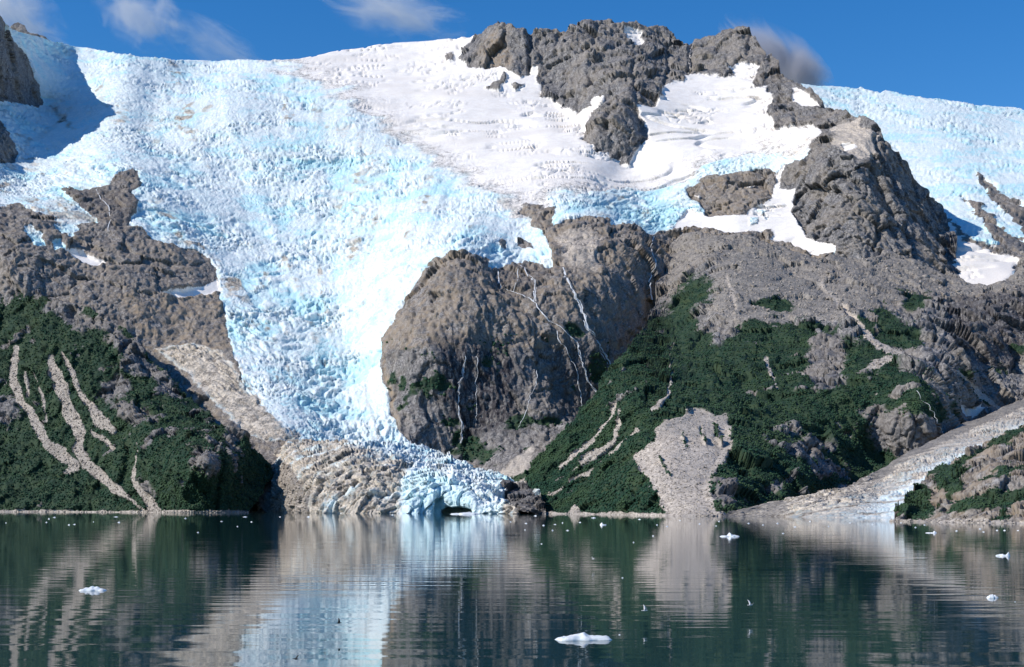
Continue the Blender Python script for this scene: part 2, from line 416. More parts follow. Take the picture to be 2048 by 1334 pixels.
for pl in ([(1950, 345), (1990, 366), (2002, 385), (2030, 400), (2048, 410), (2110, 440), (2110, 490), (2048, 462), (2020, 432), (1985, 402), (1958, 372)],
           [(1922, 388), (1960, 408), (1978, 430), (2020, 470), (2048, 480), (2500, 520), (2500, 700), (2010, 700), (2035, 535), (2030, 525), (2008, 505), (1985, 470), (1960, 440)],
           [(1888, 428), (1915, 450), (1950, 476), (2003, 498), (2012, 515), (1960, 500), (1925, 478), (1896, 455)]):
    k = I.inside(pl); I.ice *= 1 - k
    I.warm = np.maximum(I.warm, 0.25 * k)
rk = 1 - I.ice
low = I.inside([(1850, 560), (1900, 560), (1960, 575), (2010, 560), (2500, 560), (2500, 700), (1500, 700), (1500, 560)]); I.ice *= 1 - low; I.scree = np.maximum(I.scree, low)
sn = I.inside([(1840, 540), (1857, 500), (1895, 440), (1927, 474), (2006, 508), (2034, 527), (2032, 542), (2005, 566), (1965, 578), (1930, 580), (1880, 575)], 3)
I.snow = sn; I.ice *= 1 - sn; I.scree *= 1 - sn; I.dirt += 0.4 * sn
rk2 = np.clip(1 - I.ice - I.snow, 0, 1)
I.default('icefall', 'pale blue crevassed icefall behind the rock pyramid at the right', 'glacier')
I.reg(rk2, 'rock_slope', 'bare grey rock ribs between tongues of the far right icefall', 'rock')
I.reg(sn, 'snow_patch', 'smooth white snow basin at the right foot of the rock pyramid', 'snow')
I.relief(0.8, 0.9); I.build()

# ------------------------------------------------------------------ main glacier, snowfield, peaks and rock dome
TOP = [(-460, 330), (-250, 250), (-150, 185), (-60, 75), (0, 22), (13, 50), (22, 58), (85, 76), (110, 85), (180, 98), (250, 110), (340, 121), (400, 122), (460, 120), (500, 121), (600, 119), (635, 111), (680, 101), (720, 97), (770, 86), (850, 82), (900, 78), (940, 74),
       (955, 66), (975, 54), (993, 46), (1012, 50), (1035, 56), (1050, 59), (1064, 62), (1075, 60), (1095, 60), (1115, 57), (1122, 64), (1142, 50), (1180, 43), (1218, 40), (1245, 47), (1262, 49), (1300, 53), (1316, 51), (1335, 62), (1352, 78), (1362, 84), (1379, 86), (1394, 77), (1432, 73), (1453, 61), (1475, 57), (1499, 63), (1515, 80), (1526, 99), (1530, 111), (1540, 103), (1553, 121), (1561, 143), (1599, 164), (1626, 186), (1653, 210), (1691, 226), (1710, 232), (1731, 241), (1761, 256), (1766, 267), (1782, 288), (1815, 318), (1834, 352), (1843, 369), (1878, 410), (1892, 437), (1900, 464), (1910, 500), (1925, 560), (1960, 600)]
M = Sheet(-460, 1940, 2.0, 430, TOP,
    [(-460, 620), (0, 640), (100, 700), (300, 830), (460, 960), (540, 1032), (1090, 1032), (1150, 970), (1250, 850), (1320, 730), (1400, 620), (1700, 640), (1940, 680)],
    [(650, 890, 1720), (560, 870, 1700), (800, 890, 1740), (600, 750, 1900), (600, 600, 2150), (740, 700, 1985), (740, 800, 1850), (500, 450, 2450), (700, 480, 2380), (450, 330, 2700), (700, 350, 2680), (450, 250, 2870), (300, 250, 2900), (450, 180, 3150), (250, 160, 3150), (430, 122, 3600), (150, 95, 3500), (700, 200, 3080), (700, 100, 3600),
     (790, 700, 1855), (805, 860, 1765), (900, 905, 1780), (1000, 945, 1680), (1080, 1000, 1480), (800, 1030, 1700), (1000, 1030, 1560), (950, 700, 1830), (950, 800, 1800), (870, 620, 1885), (950, 560, 1930), (920, 515, 2010), (1100, 600, 1925), (1100, 800, 1835), (1080, 700, 1870), (1200, 700, 1905), (1180, 830, 1850), (1200, 550, 2020), (1150, 450, 2220), (1240, 500, 2105), (1275, 500, 2150), (1290, 640, 2050), (1300, 470, 2290),
     (1040, 500, 2180), (1000, 430, 2330), (900, 400, 2450), (1250, 425, 2390), (1200, 350, 2570), (1100, 250, 2880), (900, 180, 3150), (850, 100, 3550), (940, 80, 3500), (1000, 165, 3200), (1120, 215, 3060), (1240, 332, 2690), (1220, 250, 2760), (1240, 180, 2900), (1200, 45, 3380), (1000, 50, 3420), (1350, 80, 3400), (1200, 120, 3150), (1480, 60, 3330), (1460, 150, 3080), (1430, 200, 2930), (1500, 300, 2640), (1340, 300, 2680), (1550, 335, 2530), (1470, 400, 2420), (1570, 450, 2330), (1400, 460, 2340),
     (1740, 243, 2500), (1600, 400, 2400), (1640, 285, 2480), (1720, 330, 2360), (1720, 400, 2290), (1740, 460, 2230), (1700, 515, 2190), (1880, 440, 2480), (1800, 330, 2450), (1830, 500, 2260), (1560, 150, 3020), (1620, 225, 2720), (1690, 232, 2620), (1560, 230, 2760),
     (1500, 600, 2150), (1700, 620, 2130), (1940, 600, 2250),
     (50, 470, 2120), (200, 420, 2330), (130, 360, 2480), (200, 300, 2650), (270, 380, 2420), (380, 530, 2190), (330, 575, 2080), (400, 560, 2150), (350, 680, 1960), (430, 780, 1830), (500, 860, 1720), (300, 740, 1930), (100, 600, 2000), (0, 640, 1980), (200, 640, 1970), (250, 600, 2010),
     (0, 110, 2860), (40, 150, 2985), (85, 205, 3110), (0, 22, 2890), (0, 205, 2850), (45, 205, 2980), (60, 110, 3120), (110, 150, 3200), (-150, -93, 2780), (-150, 150, 2560), (20, 225, 2850), (0, 290, 2600), (40, 320, 2640), (60, 260, 2830), (-460, -250, 2600), (-460, 300, 2250), (-460, 620, 2000), (-200, 400, 2200), (540, 1030, 1560), (470, 950, 1650)])
P_A = [(924, 101), (922, 118), (935, 132), (967, 133), (1000, 132), (1021, 141), (1040, 156), (1056, 147), (1059, 132), (1073, 129), (1073, 167), (1083, 173), (1083, 196), (1105, 198), (1118, 213), (1137, 220), (1159, 221), (1183, 213), (1178, 202), (1186, 191), (1205, 190), (1210, 198), (1183, 229), (1172, 248), (1164, 275), (1186, 289), (1191, 299), (1216, 305), (1218, 320), (1243, 321), (1240, 329), (1259, 332), (1264, 310), (1280, 294), (1294, 275), (1291, 254), (1275, 227), (1272, 210), (1288, 212), (1310, 210), (1315, 200), (1326, 192), (1324, 173), (1337, 166), (1364, 165), (1377, 146), (1380, 130), (1378, 60), (1330, 20), (1200, 10), (960, 20), (945, 78)]
P_NUN = [(1262, 160), (1276, 185), (1283, 205), (1275, 227), (1291, 254), (1294, 275), (1280, 294), (1264, 310), (1259, 332), (1240, 329), (1243, 321), (1218, 320), (1216, 305), (1191, 299), (1164, 275), (1172, 248), (1183, 229), (1215, 196), (1235, 175)]
P_B = [(1379, 40), (1379, 86), (1381, 125), (1380, 144), (1416, 151), (1468, 151), (1456, 140), (1472, 125), (1519, 129), (1507, 160), (1510, 174), (1535, 172), (1531, 186), (1548, 188), (1532, 232), (1546, 235), (1548, 252), (1560, 256), (1600, 252), (1636, 255), (1650, 262), (1720, 262), (1730, 200), (1600, 100), (1520, 30)]
P_PYR = [(1650, 240), (1640, 275), (1628, 283), (1617, 290), (1620, 300), (1608, 318), (1572, 331), (1566, 345), (1564, 365), (1559, 382), (1591, 380), (1585, 408), (1577, 424), (1588, 438), (1607, 459), (1612, 475), (1645, 486), (1668, 494), (1666, 560), (1960, 700), (1960, 420), (1850, 300), (1760, 200), (1690, 215)]
P_MID = [(1370, 378), (1388, 402), (1410, 419), (1413, 432), (1491, 432), (1496, 424), (1540, 402), (1548, 384), (1553, 362), (1548, 348), (1548, 342), (1513, 341), (1488, 345), (1421, 353)]
P_DOME = [(859, 529), (875, 515), (902, 507), (937, 510), (950, 515), (977, 518), (972, 534), (983, 537), (1021, 534), (1042, 533), (1050, 526), (1077, 529), (1107, 537), (1105, 515), (1094, 480), (1086, 464), (1061, 454), (1064, 441), (1036, 427), (1050, 412), (1083, 411), (1112, 417), (1107, 452), (1131, 441), (1169, 434), (1217, 438), (1223, 452), (1250, 452), (1277, 457), (1288, 465), (1306, 471), (1323, 463), (1355, 460), (1389, 460), (1448, 466), (1491, 463), (1540, 462), (1550, 468), (1541, 479), (1577, 487), (1599, 501), (1634, 510), (1664, 505), (1700, 700), (1400, 760), (1090, 1100), (800, 1100), (830, 905), (815, 880), (800, 865), (785, 830), (775, 790), (768, 760), (765, 720), (768, 690), (778, 665), (785, 640), (795, 620), (808, 597), (825, 580), (838, 560), (845, 545)]
P_RL = [(-460, 395), (0, 414), (40, 410), (70, 428), (100, 432), (128, 440), (195, 452), (170, 420), (140, 395), (121, 377), (162, 381), (189, 374), (219, 371), (237, 344), (264, 339), (275, 350), (285, 369), (262, 387), (278, 404), (275, 423), (262, 436), (256, 455), (278, 456), (324, 485), (359, 498), (383, 501), (418, 520), (432, 549), (434, 562), (445, 610), (452, 650), (462, 700), (478, 740), (498, 790), (535, 835), (590, 880), (520, 1100), (-460, 1100)]
P_DARK = [(0, 10), (13, 51), (30, 78), (54, 113), (67, 140), (78, 173), (89, 210), (75, 216), (54, 213), (32, 204), (0, 204), (-460, 180), (-460, -300)]
P_LR2 = [(-460, 250), (0, 240), (10, 250), (22, 275), (30, 300), (37, 312), (25, 325), (0, 328), (-460, 360)]
P_SNOW = [(470, 90), (560, 128), (640, 165), (720, 215), (830, 290), (930, 350), (1010, 395), (1060, 440), (1120, 392), (1200, 388), (1300, 388), (1360, 368), (1405, 340), (1480, 325), (1560, 312), (1610, 300), (1660, 270), (1660, 30), (900, 30)]
P_STRIP = [(1375, 420), (1420, 432), (1491, 432), (1496, 424), (1540, 402), (1548, 384), (1553, 362), (1548, 348), (1572, 328), (1566, 345), (1559, 382), (1591, 380), (1585, 408), (1577, 424), (1588, 438), (1607, 459), (1612, 475), (1645, 486), (1668, 494), (1664, 506), (1634, 512), (1599, 503), (1577, 488), (1541, 480), (1550, 468), (1540, 461), (1491, 463), (1448, 466), (1389, 460), (1340, 463)]
w_snow = sstep(-75, 75, sdist(M.wx + 12 * fbm(M.p, 120, 2, 0.5, 40), M.wy, P_SNOW, 120) + 25 * fbm(M.p, 80, 3, 0.5, 44))
w_blueband = M.inside([(1100, 395), (1200, 385), (1300, 385), (1365, 365), (1410, 335), (1480, 318), (1560, 312), (1600, 318), (1540, 345), (1420, 352), (1370, 385), (1350, 440), (1330, 470), (1280, 460), (1215, 440), (1110, 440)], 8)
M.snow = w_snow * (1 - w_blueband); M.ice = 1 - M.snow
M.blue += 0.25 * w_blueband
rocks = {}
for nm, pl in (('A', P_A), ('B', P_B), ('P', P_PYR), ('MID', P_MID), ('D', P_DOME), ('L', P_RL), ('K', P_DARK), ('K2', P_LR2)):
    rocks[nm] = M.inside(pl, 3.0, 0.6)
small = np.zeros_like(M.ice)
for pl in ([(1000, 155), (1012, 148), (1010, 165), (995, 182), (972, 178), (985, 165)], [(888, 112), (905, 104), (909, 120), (893, 124)], [(998, 474), (1012, 482), (1015, 500), (1002, 498)], [(1033, 482), (1065, 489), (1069, 499), (1035, 493)], [(1020, 170), (1048, 172), (1030, 178)]):
    small = np.maximum(small, M.inside(pl, 2.5, 0.5))
allrock = np.maximum.reduce(list(rocks.values()) + [small])
# snow and ice lying on the rock
on = np.zeros_like(M.ice)
for pl in ([(1248, 55), (1267, 55), (1283, 65), (1280, 78), (1286, 89), (1275, 93), (1256, 81), (1251, 67)], [(1683, 290), (1705, 286), (1716, 294), (1700, 303), (1690, 302)], [(1586, 176), (1600, 178), (1640, 213), (1605, 212), (1586, 200)],
           [(321, 581), (360, 578), (400, 573), (434, 562), (442, 582), (400, 592), (359, 597), (335, 590)], [(128, 498), (165, 500), (212, 527), (190, 532), (150, 516)], [(1190, 191), (1205, 190), (1208, 200), (1185, 208), (1180, 202)],
           [(1490, 372), (1512, 366), (1500, 374)], [(1388, 385), (1402, 390), (1396, 394)]):
    on = np.maximum(on, M.inside(pl, 2.5, 0.4))
strip = M.inside(P_STRIP, 3.0, 0.5)
for pl in ([(1498, 438), (1516, 436), (1514, 450), (1500, 451)], [(1505, 424), (1535, 423), (1525, 430)], [(1526, 435), (1538, 434), (1532, 440)], [(1556, 350), (1562, 352), (1558, 358)]):
    strip *= 1 - M.inside(pl, 2, 0.3)
lump = np.zeros_like(M.ice)
for pl in ([(108, 455), (120, 440), (140, 443), (165, 458), (142, 478), (118, 470)], [(42, 460), (60, 455), (88, 472), (86, 492), (65, 487)], [(95, 482), (115, 480), (135, 502), (110, 502)]):
    lump = np.maximum(lump, M.inside(pl, 4))
dcone = M.inside([(98, 400), (130, 392), (205, 452), (120, 447), (92, 432)], 5)
low_d = M.inside([(300, 700), (380, 685), (440, 700), (475, 745), (505, 795), (560, 850), (610, 888), (500, 880), (430, 815), (370, 745)], 14)
M.ice *= (1 - allrock); M.snow *= (1 - allrock)
M.snow = np.maximum(M.snow, np.maximum(on, strip)); M.ice *= 1 - np.maximum(on, strip)
M.ice = np.maximum(M.ice, lump); M.blue += 0.3 * lump
M.ice = np.maximum(M.ice, 0.75 * dcone); M.dirt += 0.45 * dcone
M.ice = np.maximum(M.ice, 0.85 * low_d); M.dirt += 0.85 * low_d
isrock = np.clip(1 - M.ice - M.snow, 0, 1)
# debris and tints
M.scree = np.maximum(M.scree, 0.9 * M.inside([(1000, 950), (1040, 905), (1080, 880), (1060, 930), (1090, 1000), (1090, 1100), (980, 1100)], 10))
M.scree = np.maximum(M.scree, 0.9 * M.inside([(1665, 262), (1700, 240), (1745, 258), (1762, 275), (1745, 320), (1715, 328), (1690, 305), (1660, 290)], 10))
M.scree = np.maximum(M.scree, 0.55 * M.inside([(1100, 470), (1170, 445), (1210, 480), (1200, 560), (1130, 540)], 15))
M.warm += 0.6 * M.inside([(980, 72), (1000, 75), (1030, 120), (1020, 138), (960, 128), (965, 100)], 8) + 0.5 * rocks['MID'] + 0.45 * rocks['D'] * (M.fy < 700) + 0.4 * M.inside([(230, 590), (440, 590), (470, 700), (300, 720)], 20)
M.warm += 0.9 * M.line([(1232, 580, 3), (1248, 605, 5)], 2) + 0.8 * M.line([(772, 700, 6), (776, 760, 9), (790, 830, 10), (800, 850, 6)], 3)
M.wet += 1.2 * M.inside([(880, 690), (1020, 690), (1040, 860), (930, 880), (880, 800)], 25) * rocks['D'] + 0.7 * M.inside([(1100, 680), (1220, 700), (1200, 800), (1120, 830)], 20) + 0.5 * M.inside([(980, 538), (1110, 540), (1070, 600), (990, 590)], 12)
M.warm += 0.35 * rocks['L'] + 0.1 * rocks['D']
M.wet += 0.5 * M.inside([(120, 380), (290, 380), (250, 470), (150, 420)], 10)
vp = sstep(0.15, 0.5, fbm(M.p, 50, 4, 0.55, 50)) * rocks['D'] * sstep(640, 760, M.fy)
M.veg = np.maximum(0.9 * vp, M.inside([(1128, 652), (1145, 650), (1172, 668), (1165, 680), (1140, 672)], 4, 0.5)) * isrock
M.veg = np.maximum(M.veg, 0.8 * M.inside([(880, 915), (950, 880), (1000, 905), (970, 930)], 10) * isrock)
# dirt bands following the flow on the icefall
u = M.p.copy(); u[:, 2] *= 0.15; u[:, 1] *= 0.12
M.dirt += (0.42 * sstep(0.25, 0.75, fbm(u, 42, 3, 0.55, 60)) + 0.25 * sstep(0.2, 0.7, fbm(M.p, 60, 3, 0.5, 61))) * M.ice
M.dirt += 0.5 * M.snow * sstep(0.1, 0.6, fbm(M.p * np.array([0.4, 1, 1]), 90, 3, 0.5, 62))
M.dirt += 0.7 * M.line([(105, 215, 14), (135, 250, 10), (150, 260, 6)], 10) + 0.6 * M.line([(1000, 400, 10), (1040, 430, 20), (1075, 450, 10)], 12)
xc = np.interp(M.fy, [100, 250, 400, 600, 800, 900], [430, 450, 520, 590, 650, 700]); hw = np.interp(M.fy, [100, 250, 400, 600, 800, 900], [520, 460, 330, 190, 135, 120])
fu = (M.fx - xc) / hw
band = fbm(np.stack([fu * 5 + 9, M.fy / 330, 0 * fu + 1.5], -1), 1.0, 4, 0.55, 80)
arc = (M.fy + 46 * np.clip(fu, -1.6, 1.6) ** 2 + 16 * fbm(M.p, 70, 2, 0.5, 81)); cre = fbm(np.stack([fu * 4.2, arc / 11, 0 * fu], -1), 1.0, 2, 0.5, 82, True)
zone = sstep(-0.25, 0.35, fbm(np.stack([fu * 1.6, M.fy / 90, 0 * fu + 4], -1), 1.0, 3, 0.5, 83))
M.h += M.ice * (band * np.interp(M.fy, [200, 450, 700, 900], [5.0, 3.0, 1.3, 0.8]) - 5.0 * zone * sstep(0.35, 0.95, cre))
M.blue += M.ice * (0.45 * zone * sstep(0.3, 0.95, cre) + 0.22 * sstep(0.0, 0.5, fbm(np.stack([fu * 4, M.fy / 120, 0 * fu + 7], -1), 1.0, 4, 0.55, 84)))
M.dirt += M.ice * 0.5 * sstep(0.12, 0.5, band) * sstep(-0.2, 0.3, fbm(M.p, 35, 3, 0.6, 85))
M.crag = 0.8 - 0.3 * rocks['D'] * sstep(500, 620, M.fy) - 0.35 * rocks['L'] - 0.35 * M.inside([(230, 590), (440, 590), (470, 700), (300, 720)], 30); M.crag += 0.25 * np.maximum(rocks['A'], rocks['P'])
M.relief(1.0, 1.0)
M.h += np.clip(rocks['D'] + 0.8 * rocks['L'] + 0.7 * rocks['A'] + 0.7 * rocks['P'] + 0.7 * rocks['B'], 0, 1) * isrock * (fbm(np.stack([M.p[:, 0] + 0.2 * M.p[:, 2], M.p[:, 1] * 0.5, M.p[:, 2] * 0.12], -1), 15, 3, 0.55, 90, True) * 2.6 + fbm(np.stack([M.p[:, 0] * 0.4 + M.p[:, 2] * 0.5, M.p[:, 1] * 0.5, M.p[:, 2] * 0.5 - M.p[:, 0] * 0.8], -1), 26, 3, 0.5, 91, True) * 2.2)
M.h += 9 * small
for ln, dp in (([(1062, 50, 5), (1060, 100, 6), (1057, 150, 3)], 16), ([(1380, 80, 6), (1382, 120, 6), (1378, 150, 4)], 14), ([(1196, 48, 2), (1190, 90, 4), (1180, 130, 3), (1182, 170, 2)], 8), ([(1119, 62, 4), (1112, 90, 3)], 7), ([(1270, 115, 3), (1265, 150, 4), (1272, 200, 4)], 9), ([(1335, 95, 3), (1340, 130, 4), (1330, 165, 3)], 9), ([(1155, 150, 3), (1145, 190, 3)], 6), ([(1225, 215, 3), (1215, 260, 3)], 7),
               ([(1750, 272, 5), (1760, 310, 6), (1785, 370, 6), (1800, 410, 4)], 14), ([(1755, 430, 4), (1760, 470, 6), (1750, 500, 3)], 12), ([(1690, 300, 3), (1650, 350, 3), (1640, 400, 3)], 6), ([(1808, 450, 3), (1825, 500, 6), (1830, 520, 4)], 12), ([(1540, 110, 3), (1536, 150, 3)], 6), ([(1500, 70, 3), (1497, 100, 4), (1490, 115, 2)], 8), ([(1590, 228, 3), (1592, 250, 4)], 7)):
    M.h -= dp * (1 - sstep(-2, 5, ldist(M.fx + 0.35 * (M.wx - M.fx), M.fy, ln))) * isrock
# glacier stands proud of the rock beside it
M.h += 4 * M.ice
gl = M.ice > 0.5
M.default('glacier', 'broad white and blue crevassed icefall pouring down the middle', 'glacier')
M.reg(M.snow, 'snowfield', 'smooth cream-white upper snowfield below the summit rocks', 'snow')
for key, nm, lb, ct in (('A', 'mountain_peak', 'broad grey rock summit with a small snow patch near its top', 'mountain'), ('B', 'mountain_peak', 'smaller grey summit with a jagged ridge falling right, beside the dark cloud', 'mountain'),
                        ('P', 'rock_pyramid', 'steep dark grey pyramid of rock with gravelly flat top', 'mountain'), ('MID', 'rock_outcrop', 'brown rock outcrop ringed by snow left of the rock pyramid', 'rock'),
                        ('D', 'rock_dome', 'huge rounded grey rock dome streaked by waterfalls beside the icefall', 'cliff'), ('L', 'rock_slope', 'bare brown-grey rock slabs between the left hillside and the icefall', 'rock'),
                        ('K', 'mountain_peak', 'dark shaded rock wall at the upper left edge of the picture', 'mountain'), ('K2', 'rock_outcrop', 'grey rock spur in the snow at the left edge below the dark wall', 'rock')):
    M.reg(rocks[key] * isrock, nm, lb, ct)
nun = M.inside(P_NUN, 3, 0.6)
M.h += 14 * sstep(0, 25, sdist(M.fx, M.fy, P_NUN))
M.reg(nun, 'rock_outcrop', 'dark pointed rock island standing out of the snowfield below the summit', 'rock')
M.reg(small, 'rock_outcrop', 'small dark rocks poking through the glacier snow', 'rock')
M.reg(strip, 'snow_patch', 'white snow tongue winding down left of the rock pyramid', 'snow')
M.reg(on * (M.fx < 700) , 'snow_patch', 'pale snow ledge on the rock slabs left of the icefall', 'snow')
M.reg(on * (M.fx > 1230) * (M.fx < 1300), 'snow_patch', 'small oval snow patch high on the broad grey summit', 'snow')
M.reg(on * (M.fx > 1560) * (M.fx < 1660), 'snow_patch', 'slanting snow patch on the jagged ridge right of the summits', 'snow')
M.reg(on * (M.fx > 1660), 'snow_patch', 'little snow patch on top of the rock pyramid', 'snow')
M.build(back=220)

# far crags behind the left skyline
K = Sheet(10, 110, 1.5, 30, [(10, 62), (20, 56), (26, 48), (35, 45), (46, 51), (55, 63), (62, 67), (75, 68), (84, 72), (92, 75), (98, 80), (110, 90)], [(10, 95), (110, 110)], [(10, 60, 3900), (110, 60, 3950), (60, 100, 3850), (60, 50, 3920), (20, 100, 3850)])
K.default('distant_crag', 'small dark crags peeping over the snow skyline at upper left', 'rock'); K.relief(0.35); K.build()

# ------------------------------------------------------------------ glacier tongue reaching the water
T0 = Sheet(488, 1094, 1.6, 130,
    [(488, 874), (560, 878), (640, 883), (760, 886), (810, 890), (845, 897), (880, 908), (930, 925), (960, 938), (1000, 950), (1030, 962), (1060, 975), (1082, 990), (1094, 1012)],
    [(488, 1029), (1094, 1032)],
    [(488, 1028, 1680), (520, 1027, 1620), (600, 1028, 1400), (700, 1028, 1290), (900, 1028, 1280), (1000, 1029, 1230), (1090, 1030, 1190), (520, 960, 1680), (520, 900, 1720), (490, 875, 1730), (600, 940, 1470), (700, 960, 1345), (700, 915, 1420), (650, 884, 1640), (800, 960, 1330), (850, 960, 1310), (800, 915, 1450), (800, 890, 1660), (900, 960, 1310), (900, 925, 1480), (880, 910, 1620), (960, 970, 1310), (960, 940, 1520), (1040, 1000, 1250), (1050, 972, 1370), (1090, 1015, 1210)])
T0.ice[:] = 1
clean = T0.inside([(800, 960), (830, 925), (760, 900), (700, 885), (820, 870), (1000, 930), (1030, 965), (1010, 990), (1000, 1100), (790, 1100), (805, 1010)], 12)
T0.dirt += 0.78 * (1 - clean); T0.blue += 0.5 * T0.inside([(800, 950), (850, 940), (900, 955), (950, 985), (960, 1100), (800, 1100)], 14)
T0.dirt += 0.25 * T0.inside([(930, 930), (1000, 950), (1010, 985), (950, 975)], 10)
T0.dirt += 0.5 * np.minimum(0, fbm(T0.p, 34, 3, 0.55, 77)) * (1 - clean) + 0.25 * sstep(0.1, 0.5, fbm(T0.p * np.array([1, 1, 0.4]), 14, 3, 0.55, 78)) * (1 - clean)
deb = T0.inside([(500, 1100), (503, 1000), (540, 935), (575, 930), (600, 960), (615, 1000), (640, 1100)], 10); T0.ice *= 1 - deb; T0.scree = np.maximum(T0.scree, 0.55 * deb); T0.warm += 0.6 * deb
deb2 = T0.inside([(1003, 965), (1020, 960), (1060, 975), (1095, 1010), (1090, 1100), (1040, 1100), (1035, 1020), (1005, 990)], 6); T0.ice *= 1 - deb2; T0.wet += 0.6 * deb2
T0.scree = np.maximum(T0.scree, 0.6 * T0.inside([(470, 860), (560, 872), (640, 884), (560, 890), (500, 885)], 6)); T0.ice *= 1 - T0.scree
T0.relief(1.5, 1.0, 0.4, flute=1.3, tallness=0.28, serac=0.5)
cave = sstep(-4, 14, sdist(T0.fx, T0.fy, [(884, 1100), (886, 1024), (898, 1015), (920, 1013), (944, 1022), (956, 1100)]))
T0.h -= 34 * cave
T0.h -= 12 * sstep(-3, 6, sdist(T0.fx, T0.fy, [(868, 1026), (870, 985), (880, 975), (890, 1000), (884, 1026)]))
T0.default('glacier_tongue', 'dirty grey and blue ice front of the glacier ending in the water', 'glacier')
T0.reg(deb, 'debris_bank', 'brown rubble bank at the left end of the ice front', 'rubble')
T0.reg(deb2, 'debris_bank', 'dark rocky rubble at the right end of the ice front', 'rubble')
T0.build(back=60)

# ------------------------------------------------------------------ left hillside
L = Sheet(-460, 543, 1.9, 250,
    [(-460, 330), (-200, 440), (0, 498), (25, 500), (45, 515), (60, 545), (85, 590), (110, 600), (170, 612), (215, 640), (245, 650), (270, 680), (300, 715), (350, 765), (400, 815), (440, 850), (470, 865), (485, 880), (510, 905), (540, 935), (543, 945)],
    [(-460, 1027), (495, 1028), (505, 1012), (520, 988), (543, 952)],
    [(-460, 1025, 1700), (0, 1026, 1660), (250, 1027, 1560), (400, 1027, 1450), (500, 1027, 1470), (-460, 330, 2150), (0, 500, 2080), (60, 545, 2050), (110, 600, 1960), (220, 640, 1900), (300, 715, 1830), (400, 815, 1740), (480, 875, 1600), (540, 940, 1610), (100, 850, 1770), (200, 750, 1800), (300, 850, 1640), (330, 930, 1500), (420, 920, 1410), (400, 860, 1560), (480, 960, 1520), (250, 950, 1610), (0, 800, 1850), (-200, 700, 1950)])
L.veg[:] = 1
vn = fbm(L.p, 38, 4, 0.6, 70)
gul = np.zeros_like(L.veg)
for ln in ([(30, 696, 14), (28, 760, 17), (40, 800, 15), (70, 840, 18), (95, 885, 18), (120, 905, 28), (150, 930, 14), (128, 940, 4)],
           [(100, 715, 8), (112, 750, 24), (130, 800, 24), (145, 840, 32), (160, 870, 22), (155, 900, 18), (175, 930, 22), (205, 955, 20), (240, 985, 13), (265, 1003, 7), (290, 1022, 5)],
           [(125, 705, 6), (140, 740, 8), (155, 775, 10), (180, 810, 12), (200, 840, 26), (222, 862, 14)], [(185, 860, 4), (205, 880, 12), (230, 900, 4)],
           [(272, 885, 4), (268, 940, 9), (268, 965, 6), (285, 985, 16), (300, 1005, 20), (312, 1022, 16)], [(70, 750, 3), (85, 800, 4), (92, 840, 3)], [(50, 745, 6), (58, 790, 8)]):
    gul = np.maximum(gul, sstep(0.2, 0.8, L.line(ln, 5.0, 0.6) + 0.3 * vn))
rkL = np.zeros_like(gul)
for pl in ([(195, 760), (235, 745), (255, 770), (255, 800), (220, 800), (200, 790)], [(225, 808), (290, 812), (312, 842), (280, 848), (240, 832)], [(368, 880), (400, 885), (440, 900), (442, 940), (420, 955), (390, 930), (370, 905)], [(443, 862), (470, 848), (482, 880), (472, 908), (455, 895)],
           [(230, 680), (280, 688), (300, 720), (345, 765), (375, 805), (340, 795), (300, 765), (240, 720)], [(55, 540), (90, 590), (130, 600), (225, 640), (260, 690), (200, 668), (120, 640), (70, 600)], [(0, 790), (20, 790), (40, 830), (10, 840), (-30, 820)], [(280, 960), (300, 970), (310, 990), (290, 985)], [(325, 830), (350, 850), (345, 870), (325, 850)], [(410, 830), (430, 845), (420, 862)]):
    rkL = np.maximum(rkL, sstep(-0.9, 0.9, sdist(L.wx, L.wy, pl) / 10 + 1.5 * vn))
rkL = np.maximum(rkL, sstep(0.68, 0.9, vn + 0.3 * sstep(180, 330, L.fx) * sstep(1000, 900, L.fy)))
beach = sstep(1019, 1022, L.fy + 1.5 * vn)
L.scree = np.maximum(gul, beach); L.veg = (1 - L.scree) * (1 - rkL); L.dirt += 0.4 * gul; L.wet += 0.2
L.relief(1.3, 1, 0.6); L.h -= 2.5 * gul
L.default('hillside', 'steep dark green shrubby hillside at the left shore', 'hill')
L.reg(gul, 'scree_gully', 'pale stony gullies running down the green left hillside', 'scree')
L.reg(beach, 'beach', 'thin strip of pale stones along the foot of the left hillside', 'beach')
L.build(back=120)

